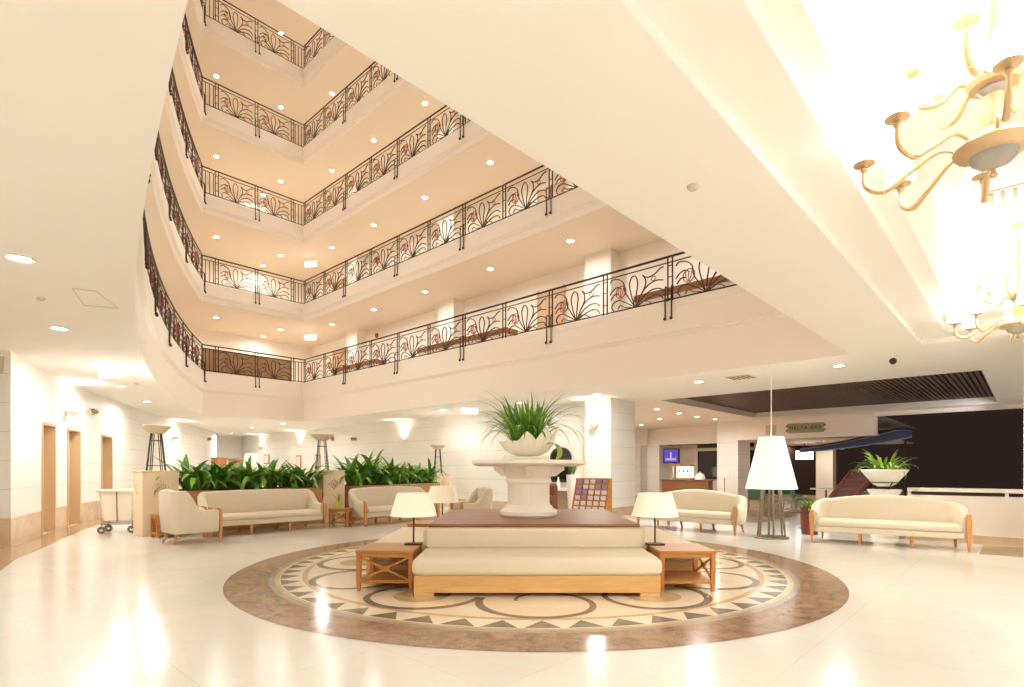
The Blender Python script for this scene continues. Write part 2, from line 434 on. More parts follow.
W0 = WL[0]
NL = (W0[0]-1.9, W0[1]-.25)
mw.add([(W0[0],W0[1],.5),(NL[0],NL[1],.5),(NL[0],NL[1],H),(W0[0],W0[1],H)], [(0,1,2,3)], 0)
mw.add([(W0[0],W0[1],0),(NL[0],NL[1],0),(NL[0],NL[1],.5),(W0[0],W0[1],.5)], [(0,1,2,3)], 1)
mw.add([(NL[0],NL[1],0),(NL[0]-.4,-7,0),(NL[0]-.4,-7,H),(NL[0],NL[1],H)], [(0,1,2,3)], 0)
st(mw, 'wall_left', ['wall','wains'], 'curved white clad wall with brown marble wainscot on the left', recalc=False, sharp=0)
for i, (pa, pb) in enumerate(dcut):
    d = Vector((pb[0]-pa[0], pb[1]-pa[1], 0)); L = d.length; d.normalize(); n = Vector((-d.y, d.x, 0))   # n points into the wall
    base = Vector((pa[0], pa[1], 0))
    e = empty('door_%d' % (i+1), base, math.atan2(d.y, d.x)); e['kind'] = 'structure'
    e['label'] = ['tan service door in the curved left wall, nearest the camera','tan service door in the curved left wall, middle one','tan service door in the curved left wall, behind the laundry cart'][i]
    D = .24
    fr = MB(); w = .05
    fr.box(0, w, -.02, D, 0, DH); fr.box(L-w, L, -.02, D, 0, DH); fr.box(w, L-w, -.02, D, DH-w, DH)
    fr.box(0, L, D, D+.06, 0, DH)
    fr.build('door_frame', 'door_frame', e)
    lf = MB(); lf.box(w+.005, L-w-.005, D-.05, D-.005, .01, DH-w-.005); lf.build('door_leaf', 'tan_door', e)
    hd = MB(); hd.tube([(.12,D-.05,1.0),(.12,D-.1,1.0),(.24,D-.1,1.0)], .012, 8); hd.lathe([(.0,0),(.03,0),(.03,.01),(0,.01)], 12, (.12, D-.055, 1.0)); hd.build('door_handle', 'chrome', e)
# dark marble border along the left wall
wl = WL; wr = offs([NL]+WL, .5)[1:]
bd = MB(); vs = []; fs = []
for i, (p, q) in enumerate(zip(wl, wr)):
    vs += [(p[0],p[1],.003),(q[0],q[1],.003)]
    if i: fs.append((2*i-2, 2*i-1, 2*i+1, 2*i))
bd.add(vs, fs)
q = wr[0]; bd.add([(W0[0],W0[1],.003),(NL[0],NL[1],.003),(q[0]-.9,q[1]-2.2,.003),(q[0]+.35,q[1]-.75,.003),(q[0],q[1],.003)], [(0,1,2,3,4)])
bd.add([(q[0]+.35,q[1]-.75,.003),(q[0]-.9,q[1]-2.2,.003),(q[0]+1.2,q[1]-5.5,.003),(q[0]+2.0,q[1]-3.2,.003)], [(0,1,2,3)])
st(bd, 'trim_1', 'band', 'brown marble border strip along the curved wall', recalc=False, sharp=0)
# ------------------------------------------------------------------ other lobby walls
def ab_wall(name, pts, z0, z1, m, label=None, wz=None, wm='wains'):
    mb = MB()
    for (a0,b0),(a1,b1) in zip(pts[:-1], pts[1:]):
        p, q = AB(a0,b0), AB(a1,b1)
        if wz:
            mb.add([(*p,wz),(*q,wz),(*q,z1),(*p,z1)], [(0,1,2,3)], 0); mb.add([(*p,z0),(*q,z0),(*q,wz),(*p,wz)], [(0,1,2,3)], 1)
        else: mb.add([(*p,z0),(*q,z0),(*q,z1),(*p,z1)], [(0,1,2,3)], 0)
    return st(mb, name, [m, wm], label, recalc=False, sharp=0)
ab_wall('wall_back', [(13.8,9.65),(13.8,36),(9.0,36),(9.0,38),(3.6,38)], 0, H, 'wall', 'long white clad back wall with fine horizontal joints', .25)
fe = MB(); p = WL[-1]; q = AB(3.6, 38); fe.add([(p[0],p[1],0),(q[0],q[1],0),(q[0],q[1],H),(p[0],p[1],H)], [(0,1,2,3)])
st(fe, 'wall_far', 'wall', recalc=False, sharp=0)
def ab_box(mb, a0, a1, b0, b1, z0, z1, mi=0):
    pts = [AB(a0,b0), AB(a1,b0), AB(a1,b1), AB(a0,b1)]; mb.prism(pts, z0, z1, mi); return mb
c = MB(); ab_box(c, 13.5, 14.85, 8.75, 9.65, .25, H); ab_box(c, 13.48, 14.87, 8.73, 9.67, 0, .25, 1)
st(c, 'column', ['wall','wains'], 'square white clad column beside the brochure rack')
c = MB(); ab_box(c, 24.0, 25.4, 9.15, 10.06, 0, H)
st(c, 'column', ['wall','wains'], 'white column at the left end of the bar sign bulkhead')
c = MB(); ab_box(c, 11.34, 12.3, -.95, .07, 0, H)
st(c, 'column', ['wall','wains'], 'white column at the right edge by the low wall')
# bar back walls
ab_wall('wall_bar', [(14.85,9.65),(25.3,16.5),(25.3,14.2)], 0, H, 'wall')
mb = MB(); ab_box(mb, 25.45, 25.7, 9.0, 16.5, 2.58, H); st(mb, 'trim_2', 'fascia', 'plain header above the bar servery')
mb = MB(); ab_box(mb, 25.3, 26.4, 13.55, 14.6, 0, 2.58); st(mb, 'wall_servery', 'wall')
mb = MB(); ab_box(mb, 26.4, 26.5, 9.0, 14.2, 0, 2.58); st(mb, 'wall_bar_rear', 'gallery')
mb = MB(); ab_box(mb, 26.3, 26.38, 9.3, 12.0, .9, 2.25); ab_box(mb, 26.25, 26.3, 9.3, 12.05, 2.25, 2.4, 1); ab_box(mb, 26.28, 26.32, 9.3, 12.0, 2.4, 2.58)
st(mb, 'window_1', ['dark_glass','grille_metal'], 'dark servery window behind the small counter display')
mb = MB(); ab_box(mb, 24.0, 24.3, 4.12, 9.15, 2.61, H); ab_box(mb, 24.3, 33.0, 4.12, 9.75, 2.61, 2.66); st(mb, 'trim_3', 'fascia', 'beige bulkhead carrying the bar sign')
mb = MB(); ab_box(mb, 23.5, 23.7, -6, 4.12, 3.27, 3.62); st(mb, 'trim_4', 'fascia')
mb = MB(); ab_box(mb, 32.0, 32.1, 7.4, 14, 0, 3.4); st(mb, 'wall_bar_side', ['dark_glass','gallery'])
mb = MB(); ab_box(mb, 28.6, 29.2, 6.6, 7.3, 0, 2.61); st(mb, 'column', ['gallery'], 'beige pier under the white television in the bar')
mb = MB(); ab_box(mb, 14.5, 34, 5.0, 16.4, .002, .006); st(mb, 'trim_5', 'bar_floor')
mb = MB(); ab_box(mb, 11.6, 13.0, -.9, .6, .002, .005); st(mb, 'trim_6', 'band')
# low parapet wall with rail on the right
mb = MB(); ab_box(mb, 13.13, 13.33, -1.6, 1.75, .15, .86); st(mb, 'wall_right', 'fascia', 'low white parapet behind the right sofa')
mb = MB(); ab_box(mb, 13.11, 13.35, -1.6, 1.77, 0, .15); st(mb, 'baseboard_right', 'wains')
e = empty('parapet_rail', AB(13.23, .1)+(0,), ANG+PI/2, 'white rail on short posts along the low parapet behind the right sofa', 'railing')
mb = MB(); mb.box(-1.7, 1.65, -.05, .05, .93, 1.0); mb.build('rail', 'plastic', e)
for x in (-1.3, .2, 1.62):
    mb = MB(); mb.box(x-.025, x+.025, -.03, .03, .86, .93); mb.build('post', 'plastic', e)
# enclosing walls out of view
mb = MB()
pts = [(NL[0]-.4, -7), AB(-4, -6.5), AB(11.8, -6.5)]
for p, q in zip(pts[:-1], pts[1:]): mb.add([(*p,0),(*q,0),(*q,H+1.2),(*p,H+1.2)], [(0,1,2,3)])
st(mb, 'wall_near', 'wall', recalc=False, sharp=0)
# ------------------------------------------------------------------ lobby ceiling with atrium hole, trays and grille recess
T1 = (-5.5, 11.27, -1.05, 1.31)                       # tray 1: a0,a1,b0,b1 at H
T2 = (-5.2, 10.89, -.68, .95)                         # tray 2 edge at H1
T3 = (-5.0, 10.2, -.50, .80)                          # deep coffer edge at H2
GR = (15.0, 22.7, .73, 8.0)
H1, H2, H3 = H+.075, H+.19, 4.45
def rect(t): return [AB(t[0],t[2]), AB(t[1],t[2]), AB(t[1],t[3]), AB(t[0],t[3])]
OUT = [(-24,-7.2),(34,-7.2),(34,48),(-24,48)]
OUTC = [(-24,-7.2), AB(11.8,-7.2), AB(24.0,-7.2), AB(24.0,4.12), AB(34,4.12), AB(34,18), AB(14,40), (-24,44)]
ce = MB()
hole_atr = ATR
vs, fs = fill_with_holes(OUTC, [hole_atr, rect(T1), rect(GR)], H); ce.add(vs, fs)
def riser(mb, loop, z0, z1, mi=0):
    n = len(loop)
    for i in range(n):
        p, q = loop[i], loop[(i+1) % n]; mb.add([(*p,z0),(*q,z0),(*q,z1),(*p,z1)], [(0,1,2,3)], mi)
riser(ce, rect(T1), H, H1)
vs, fs = fill_with_holes(rect(T1), [rect(T2)], H1); ce.add(vs, fs)
riser(ce, rect(T2), H1, H2)
vs, fs = fill_with_holes(rect(T2), [rect(T3)], H2); ce.add(vs, fs)
riser(ce, rect(T3), H2, H3)
vs, fs = fill_with_holes(rect(T3), [], H3); ce.add(vs, fs)
riser(ce, rect(GR), H, H+.2)
st(ce, 'ceiling', 'ceil', 'cream lobby ceiling with stepped coffer above the chandeliers', recalc=False, sharp=0)
e = empty('slatted_ceiling_grille', AB(*(.5*(GR[0]+GR[1]), .5*(GR[2]+GR[3])))+(H+.2,), ANG, 'dark wooden slatted ceiling grille recessed above the terrace', 'ceiling grille')
e['kind'] = 'structure'
la, lb = (GR[1]-GR[0])/2, (GR[3]-GR[2])/2
mb = MB(); mb.box(-la, la, -lb, lb, .06, .09); mb.build('backing_panel', 'slatback', e)
mb = MB(); nsl = 64
for i in range(nsl):
    y = -lb + (i+.5)*2*lb/nsl; mb.box(-la, la, y-.040, y+.040, 0, .03)
for x in (-la*.6, -la*.2, la*.2, la*.6): mb.box(x-.04, x+.04, -lb, lb, .03, .06)
mb.build('slats', 'slat', e)
# ------------------------------------------------------------------ galleries
ZR = [6.05 + 3.353*k for k in range(5)]              # handrail heights
ZS = [z+1.63 for z in ZR]                            # soffit height above each gallery = bottom of the next fascia
ZR6 = ZR[-1]+3.353
def fascia(zb, zt, tall):
    if tall: prof = [(0,zb),(0,zb+.88),(.045,zb+.92),(.045,zb+.94),(.075,zb+.96),(.075,zt-.16),(.05,zt-.14),(.05,zt),(-.22,zt)]
    else: prof = [(-.02,zb),(-.02,zb+.02),(0,zb+.03),(0,zb+.17),(.05,zb+.21),(.05,zb+.23),(.075,zb+.25),(.075,zt-.16),(.05,zt-.14),(.05,zt),(-.22,zt)]
    mb = MB(); cols = []
    for d, z in prof: cols.append([(p[0],p[1],z) for p in offs(ATR, d)])
    n = len(ATR); vs = [p for cc in cols for p in cc]; fs = []
    for i in range(len(prof)-1):
        for j in range(n-1): fs.append((i*n+j, i*n+j+1, (i+1)*n+j+1, (i+1)*n+j))
    mb.add(vs, fs); return mb
GNAME = ['lowest gallery','second gallery','third gallery','fourth gallery','top gallery']
for k in range(5):
    zb = H if k == 0 else ZS[k-1]; zt = ZR[k]-1.0
    st(fascia(zb, zt, k == 0), 'balcony_fascia', 'fascia', 'moulded cream fascia of the '+GNAME[k], recalc=False, sharp=30)
    fl = MB(); vs, fs = fill_with_holes(OUTC, [offs(ATR, -.2)], zt-.05, True); fl.add(vs, fs)
    st(fl, 'floor_gallery', 'gallery', recalc=False, sharp=0)
    so = MB(); vs, fs = fill_with_holes(OUTC, [offs(ATR, -.02)], ZS[k]); so.add(vs, fs)
    st(so, 'ceiling_gallery', 'gallery', recalc=False, sharp=0)
    # back walls of the gallery
    wz0, wz1 = zt-.05, ZS[k]
    cw = offs(CURVE, -2.35)
    bw = MB()
    ptsw = cw[:-1] + [AB(5.4, 27.4), AB(14.0, 27.4), AB(14.0, 2.2)]
    for p, q in zip(ptsw[:-1], ptsw[1:]): bw.add([(*p,wz0),(*q,wz0),(*q,wz1),(*p,wz1)], [(0,1,2,3)])
    for b in (9.2, 16.0, 22.6):
        ab_box(bw, 13.5, 14.1, b-.45, b+.45, wz0, wz1)
    st(bw, 'wall_gallery', 'wall_up', recalc=True, sharp=30)
st(fascia(ZS[4], ZS[4]+.9, False), 'balcony_fascia', 'fascia', recalc=False, sharp=30)
rf = MB(); rf.add([(-24,-7,25.5),(34,-7,25.5),(34,48,25.5),(-24,48,25.5)], [(0,3,2,1)])
lp = [p for p in ATR]
for i in range(len(lp)-1): p, q = lp[i], lp[i+1]; rf.add([(*p,ZS[4]+.9),(*q,ZS[4]+.9),(*q,25.5),(*p,25.5)], [(0,1,2,3)])
st(rf, 'ceiling_atrium', 'fascia', recalc=False, sharp=0)
cwall = MB(); p, q = P0, ATR[0]; cwall.add([(*p,H),(*q,H),(*q,25.5),(*p,25.5)], [(0,1,2,3)])
st(cwall, 'wall_atrium', 'fascia', recalc=False, sharp=0)
# gallery doors (tan) on the lowest two levels
for k in range(2):
    for a, b in ((13.98, 11.3), (13.98, 24.5)):
        mb = MB(); z0 = ZR[k]-1.05
        ab_box(mb, a-.04, a+.01, b-.5, b+.5, z0, z0+2.15); ab_box(mb, a-.06, a-.03, b-.56, b-.5, z0, z0+2.2); ab_box(mb, a-.06, a-.03, b+.5, b+.56, z0, z0+2.2)
        o = mb.build('door_%d' % (4+k*2+(b > 20)), 'tan_door'); o['kind'] = 'structure'
# dark long consoles behind the rail on the lowest gallery
for i, (b0, b1, lab) in enumerate(((3.4,7.4,'nearest the ceiling edge'),(11.9,16.4,'in the middle of the run'),(19.2,22.6,'nearest the back corner'))):
    e = empty('wooden_console', AB(12.75,(b0+b1)/2)+(ZR[0]-1.05,), ANG+PI/2, 'long dark wooden console behind the lowest gallery railing, '+lab, 'console', 'dark consoles along the lowest gallery')
    L = (b1-b0)/2
    mb = MB(); mb.box(-L, L, -.28, .28, .62, .78); mb.build('top', 'darkwood', e, bevel=.01)
    mb = MB(); mb.box(-L+.1, L-.1, -.2, .2, .0, .62); mb.build('base', 'wall_up', e)
e = empty('wooden_screen', AB(9.2, 23.25)+(ZR[0]-1.05,), ANG, 'brown patterned wooden screen behind the short lowest railing', 'screen')
mb = MB(); mb.box(-1.7, 1.7, -.03, .03, .03, .98); mb.build('panel', 'screen_brown', e)
mb = MB(); mb.box(-1.74, 1.74, -.05, .05, .98, 1.03); mb.box(-1.74, -1.7, -.05, .05, 0, .98); mb.box(1.7, 1.74, -.05, .05, 0, .98); mb.build('frame', 'darkwood', e)
# ------------------------------------------------------------------ railings
PW = 1.46
def panel_curves():
    d = MB()
    q = PW/1.22; r = .0155
    def cv(pts, mi=0, rr=r, closed=False):
        P = [(x*q, 0, y) for x, y in pts]
        if closed: P = P+[P[0]]
        d.tube(bez(P, 4), rr, 4, mi, flat=(0,1,0))
    cv([(.58,.02),(.50,.30),(.46,.56),(.52,.72),(.60,.70),(.64,.54),(.61,.28),(.60,.02)])
    cv([(.58,.02),(.46,.22),(.36,.42),(.33,.62),(.22,.74),(.08,.77),(.02,.70)])
    cv([(.56,.02),(.40,.14),(.24,.24),(.12,.22),(.06,.12),(.10,.03)])
    cv([(.50,.02),(.36,.05),(.26,.12),(.20,.04)], 1)
    cv([(.62,.02),(.70,.24),(.84,.42),(1.02,.50),(1.17,.47)])
    cv([(.62,.02),(.76,.20),(.94,.31),(1.10,.30),(1.19,.22)])
    cv([(.64,.02),(.82,.12),(1.0,.17),(1.12,.14),(1.17,.05)])
    cv([(.62,.02),(.70,.10),(.84,.08),(.92,.02)], 1)
    cv([(.70,.24),(.80,.44),(.80,.60),(.74,.70),(.84,.62),(.98,.64),(1.1,.74),(1.18,.76)])
    cv([(.02,.42),(.10,.52),(.20,.56),(.28,.50)])
    cv([(.04,.30),(.12,.40),(.22,.40)])
    return d
def panel_flower():
    d = MB(); q = PW/1.22
    def cv(pts, mi=0, rr=.013):
        d.tube(bez([(x*q, 0, y) for x, y in pts], 3), rr, 4, mi, flat=(0,1,0))
    cx, cy = .26, .30
    cv([(cx,cy-.04),(cx-.09,cy+.06),(cx-.08,cy+.20),(cx+.02,cy+.27),(cx+.11,cy+.20),(cx+.10,cy+.06),(cx,cy-.04)], 0)
    for g in (-.05, 0, .05): cv([(cx+g*.3,cy),(cx+g,cy+.12),(cx+g*1.1+.01,cy+.22)], 0, .010)
    return d
pm = panel_curves().build('floral_panel', ['iron','iron_green']); fm = panel_flower().build('flower', ['iron_red','iron_pink','iron_yellow'])
PANEL_ME, FLOWER_ME = pm.data, fm.data
_b = MB(); _b.tube([(x*PW/1.22, 0, y) for x, y in ((.92,.56),(.96,.60),(1.01,.59),(1.02,.55),(.98,.51),(.94,.52))], .012, 4, 0, True);
bm_ = _b.build('bud', 'iron_pink'); BUD_ME = bm_.data; bpy.data.objects.remove(bm_)
bpy.data.objects.remove(pm); bpy.data.objects.remove(fm)
def post_mesh():
    d = MB()
    for x in (-.055, .055): d.box(x-.013, x+.013, -.013, .013, -.06, .95)
    for z in (.2, .5, .75): d.box(-.055, .055, -.008, .008, z-.008, z+.008)
    return d
def bracket_mesh():
    d = MB()
    for x in (-.075, .075):
        d.tube([(x,-.07,.28),(x,-.09,.22),(x,-.09,-.38),(x,-.10,-.42)], .016, 6)
        d.ball((x,-.11,-.44), .036, 8)
        d.tube([(x,-.07,.28),(x,0,.28)], .012, 6)
    d.tube([(-.075,-.085,0),(.075,-.085,0)], .01, 6)
    return d
def bars_mesh():
    d = MB()
    for x in (.1, .24, .38): d.box(x-.011, x+.011, -.011, .011, -.03, .82)
    return d
_p = post_mesh().build('post', 'iron'); POST_ME = _p.data; bpy.data.objects.remove(_p)
_p = bracket_mesh().build('hanging_bracket', 'iron'); BRK_ME = _p.data; bpy.data.objects.remove(_p)
_p = bars_mesh().build('corner_bars', 'iron'); BARS_ME = _p.data; bpy.data.objects.remove(_p)
def inst(me, name, parent, loc, rz, sc=(1,1,1)):
    o = bpy.data.objects.new(name, me); COL.objects.link(o); o.parent = parent; o.location = loc; o.rotation_euler = (0,0,rz); o.scale = sc; return o
RAILP = offs(ATR, .0)
CL = [RAILP[i] for i in range(NCUR+1)]
def along(path, s):
    for p, q in zip(path[:-1], path[1:]):
        L = math.hypot(q[0]-p[0], q[1]-p[1])
        if s <= L or (q is path[-1]): return (p[0]+(q[0]-p[0])*s/L, p[1]+(q[1]-p[1])*s/L), ((q[0]-p[0])/L, (q[1]-p[1])/L)
        s -= L
for k in range(5):
    z0 = ZR[k]-.95
    e = empty('balcony_railing', (P1[0],P1[1],z0), 0, 'wrought iron railing with floral panels round the ' + ['lowest gallery of the atrium','second gallery up','middle gallery','fourth gallery up','topmost gallery in view'][k], 'railing', 'wrought iron gallery railings')
    def rel(p): return (p[0]-P1[0], p[1]-P1[1], 0)
    for nm, zz, r in (('handrail', .95, .026), ('upper_rail', .82, .014), ('bottom_rail', .0, .016)):
        mb = MB(); mb.tube([(p[0]-P1[0], p[1]-P1[1], zz) for p in CL+[P1,P0]], r, 8); mb.build(nm, 'iron', e)
    def put_run(path, total, npan, first_gap, rev, brk):
        step = (total-2*first_gap)/npan
        for i in range(npan+1):
            s = first_gap + i*step
            p, d = along(path, s); a = math.atan2(d[1], d[0]) + (PI if rev else 0)
            inst(POST_ME, 'post', e, rel(p), a)
            if brk(i): inst(BRK_ME, 'hanging_bracket', e, rel(p), a)
            if i < npan:
                p1, _ = along(path, s+.11); p2, _ = along(path, s+step-.11)
                ax, bx = (p2, p1) if rev else (p1, p2)
                L = math.hypot(bx[0]-ax[0], bx[1]-ax[1]); a2 = math.atan2(bx[1]-ax[1], bx[0]-ax[0])
                o = inst(PANEL_ME, 'floral_panel', e, rel(ax), a2, (L/PW,1,1)); inst(FLOWER_ME, 'flower', o, (0,0,0), 0); inst(BUD_ME, 'bud', o, (0,0,0), 0)
    # brackets hang on the atrium side: the local -y of each run must face inward
    bl = math.hypot(P0[0]-P1[0], P0[1]-P1[1])
    put_run([P1, P0], bl, 12, .08, False, lambda i: i % 2 == 0 and i > 0)
    al = math.hypot(P2[0]-P1[0], P2[1]-P1[1])
    put_run([P2, P1], al, 2, .5, False, lambda i: i == 1)
    dA = math.atan2(P1[1]-P2[1], P1[0]-P2[0])
    inst(BARS_ME, 'corner_bars', e, rel(P2), dA); inst(BARS_ME, 'corner_bars', e, rel(AB(11.30-.48, 22.75)), dA)
    cl = sum(math.hypot(q[0]-p[0], q[1]-p[1]) for p, q in zip(CL[:-1], CL[1:]))
    CR = CL[::-1]
    put_run(CR, cl, 13, .1, True, lambda i: i % 2 == 0)
# ------------------------------------------------------------------ downlights
_d = MB(); _d.lathe([(.085,.004),(.12,.0),(.125,-.012),(.11,-.016),(.085,-.004)], 20); DL_RING = _d.build('trim_ring','plastic'); 
_d = MB(); _d.lathe([(.0,-.003),(.085,-.003),(.085,.003),(.0,.003)], 20); DL_DISC = _d.build('lens','bulb')
RING_ME, DISC_ME = DL_RING.data, DL_DISC.data
bpy.data.objects.remove(DL_RING); bpy.data.objects.remove(DL_DISC)
E_GAL, E_LOB, E_BAR = 24, 35, 24
def downlight(x, y, z, label, group, energy, wide=True, light=True):
    e = empty('downlight', (x, y, z), 0, label, 'downlight', group)
    inst(RING_ME, 'trim_ring', e, (0,0,0), 0); inst(DISC_ME, 'lens', e, (0,0,-.006), 0)
    if light: lamp('AREA', 'lamp', (0,0,-.03), energy, WARM, e, .16, spread=R(170))
    return e
for k in range(5):
    g = 'downlights over the ' + GNAME[k]
    n = 0
    for b in (22.25, 19.0, 15.75, 12.45, 9.3, 6.1):
        p = AB(12.33, b); downlight(*p, ZS[k], 'round downlight over the long side of the %s, %s from the back corner' % (GNAME[k], ORD[n]), g, E_GAL); n += 1
    for i, a in enumerate((8.5, 11.22)):
        p = AB(a, 24.78); downlight(*p, ZS[k], 'round downlight over the short side of the %s, %s one' % (GNAME[k], ['left','right'][i]), g, E_GAL)
    if k < 3:
        p = AB(11.2, 26.6); downlight(*p, ZS[k], 'round downlight deep behind the short side of the %s' % GNAME[k], g, E_GAL*.6)
    cc = offs(CURVE, -1.2)
    for i, j in enumerate((26, 20, 14, 8)):
        p = cc[j]; downlight(p[0], p[1], ZS[k], 'round downlight over the curved side of the %s, %s from the back' % (GNAME[k], ORD[i]), g, E_GAL)
def ceil_pt(px, py, z=H):
    t = (z-HC)/(HY-py); return ((px-CX)*t, F*t)
lob = [(20,258,'nearest the left edge'),(59,328,'second along the curved wall'),(93,363,'left of the hanging exit sign'),(121,386,'right of the hanging exit sign'),(147,401.5,'above the first torchere'),(194,421,'beyond the curved fascia, left one'),(252,427.5,'beyond the curved fascia, middle one'),(283,423.5,'below the back corner of the atrium'),(839,365.6,'right of the atrium corner'),(699,381.5,'near the square ceiling vent'),(596.5,393.8,'above the square column'),(231,433,'deep at the far end of the lobby'),(443,410,'along the back wall behind the left lamps'),(520,402.5,'along the back wall over the shell planter')]
for px, py, lab in lob:
    x, y = ceil_pt(px, py); downlight(x, y, H, 'round ceiling downlight '+lab, 'lobby ceiling downlights', E_LOB*(.4 if px < 70 else .5 if px in (443, 520) else 1))
for i, (px, py) in enumerate(((656.5,409),(679,413),(697,416.5),(715,419),(659.5,418.8),(641,424.7))):
    x, y = ceil_pt(px, py); downlight(x, y, H, ['bright round downlight nearest the column in the bar ceiling','second round downlight of the front bar row','third round downlight of the front bar row','round downlight of the front bar row next to the far column','left round downlight of the rear bar row','round downlight of the rear bar row by the wall'][i], 'bar ceiling downlights', E_BAR)
for i, (px, py) in enumerate(((824,441),(806,444.5),(785,446),(842,449))):
    t = (2.61-HC)/(HY-py); x, y = (px-CX)*t, F*t; downlight(x, y, 2.61, 'small round downlight in the low bar soffit, %s' % ['brightest one right of the lamp shade','second from the right','nearest the floor lamp shade','beside the awning'][i], 'low bar soffit downlights', 26)
for i, (a, b) in enumerate(((13.0,-2.4),(18.5,-2.0),(21.8,-.1))): downlight(*AB(a, b), H, 'unseen ceiling downlight added right of the view', 'added ceiling downlights out of view', 30)  # extra downlights out of frame, added to brighten the right side
q = lamp('SPOT', 'lamp', AB(21.8,-.1)+(2.9,), 90, (.85,.9,1), None, .1, R(60), .6)  # added spot without a fixture, only there to light the awning
q.rotation_euler = (Vector(AB(24.7, 4.4)+(2.5,))-q.location).to_track_quat('-Z','Y').to_euler()
# unseen downlights added outside the frame to brighten the near lobby
for i, (a, b) in enumerate(((3.0,-3.2),(7.5,-3.2),(-1.5,-3.2),(-3,3.4),(-4,6.5),(-5.5,0.2+2.2),(-4.5,-4.5),(2.5,-5.2))):
    p = AB(a, b); downlight(*p, H, 'unseen ceiling downlight added behind the viewer', 'added ceiling downlights out of view', 76 if b < 0 else 46)
# ------------------------------------------------------------------ camera, world, view
cam = bpy.data.cameras.new('Camera'); co = bpy.data.objects.new('Camera', cam); COL.objects.link(co)
co.location = (0, 0, HC); co.rotation_euler = (PI/2, 0, 0)
cam.sensor_fit = 'HORIZONTAL'; cam.sensor_width = 36; cam.lens = 36*F/1024
cam.shift_x = 0; cam.shift_y = (HY-343.5)/1024; cam.clip_start = .05; cam.clip_end = 200
S.camera = co
w = bpy.data.worlds.new('World'); S.world = w; w.use_nodes = True
bg = w.node_tree.nodes['Background']; bg.inputs['Color'].default_value = (.015, .0088, .0076, 1); bg.inputs['Strength'].default_value = 1
S.view_settings.view_transform = 'Standard'; S.view_settings.look = 'None'; S.view_settings.gamma = 1; S.view_settings.use_curve_mapping = False
S.view_settings.exposure = 0.80
cy = S.cycles
cy.max_bounces = 10; cy.diffuse_bounces = 7; cy.glossy_bounces = 4; cy.transmission_bounces = 6; cy.caustics_reflective = False; cy.caustics_refractive = False
cy.sample_clamp_indirect = 6; cy.use_denoising = True
# ------------------------------------------------------------------ sofas and armchairs
def sstep(t): t = max(0, min(1, t)); return t*t*(3-2*t)
def wrap_back(W, D0, D1, rc, h_arm, h_corner, h_mid, th, zb, ns=14, na=10, nb=16, w0=.2, w1=.9):
    """upholstered back shell that wraps round from arm front to arm front"""
    pts = []
    hw = W/2
    for i in range(ns+1): pts.append((-hw, D0+(D1-rc-D0)*i/ns))
    for i in range(1, na+1):
        a = PI + (-PI/2)*i/na; pts.append((-hw+rc+rc*math.cos(a), D1-rc+rc*math.sin(a)))
    for i in range(1, nb): pts.append((-hw+rc+(W-2*rc)*i/nb, D1))
    pts += [(-x, y) for x, y in pts[:ns+na+1]][::-1]
    n = len(pts)
    L = [0]
    for i in range(1, n): L.append(L[-1]+math.hypot(pts[i][0]-pts[i-1][0], pts[i][1]-pts[i-1][1]))
    side = D1-rc-D0; corner = side + rc*PI/2
    mb = MB(); rings = []
    for i, (x, y) in enumerate(pts):
        s = min(L[i], L[-1]-L[i])
        if s < corner: h = h_arm + (h_corner-h_arm)*sstep((s-side*w0)/(corner*w1-side*w0))
        else: h = h_corner + (h_mid-h_corner)*math.sin(min(1, (s-corner)/(L[-1]/2-corner+1e-6))*PI/2)
        a = pts[max(i-1,0)]; b = pts[min(i+1,n-1)]
        d = Vector((b[0]-a[0], b[1]-a[1])).normalized(); nn = Vector((d.y, -d.x))   # inward
        t = th
        def q(u, z): return (x+nn.x*u, y+nn.y*u, z)
        lean = .03*(h-zb)
        rings.append([q(.02,zb), q(-.0,zb+.05), q(-.015-lean*.5,(zb+h)/2), q(-.01-lean,h-.05), q(.012-lean,h-.012), q(t*.5-lean,h), q(t-.012-lean*.6,h-.016), q(t+.004,h-.06), q(t+.01,(zb+h)/2), q(t+.005,zb+.05), q(t-.02,zb)])
    mb.loft(rings, 0, True)
    return mb
def cushion(x0, x1, y0, y1, z0, z1, r=.03, n=5, crown=.015):
    """soft rounded slab with a slight crown"""
    mb = MB(); rings = []
    prof = [(r,0)]; k = 4
    prof = [(r*(1-math.sin(PI/2*i/k)), z0 + r*(1-math.cos(PI/2*i/k))) for i in range(k+1)]
    prof += [(r*(1-math.cos(PI/2*i/k)), z1 - r + r*math.sin(PI/2*i/k)) for i in range(k+1)]
    prof = [(r, z0)] + prof[1:]
    def loop(ins, z):
        pts = []
        rr = .05
        for cx, cy, a0 in ((x1-rr,y1-rr,0),(x0+rr,y1-rr,PI/2),(x0+rr,y0+rr,PI),(x1-rr,y0+rr,1.5*PI)):
            for i in range(n+1):
                a = a0+PI/2*i/n; q = max(.005, rr-ins); 
                pts.append((cx+q*math.cos(a) - 0, cy+q*math.sin(a), z))
        return pts
    rings = [loop(i, z) for i, z in prof]
    top = loop(.05, z1+crown*.5); rings.append(top)
    cx, cy = (x0+x1)/2, (y0+y1)/2
    rings.append([(cx+(p[0]-cx)*.6, cy+(p[1]-cy)*.6, z1+crown) for p in top])
    mb.loft(rings, 0, True); return mb
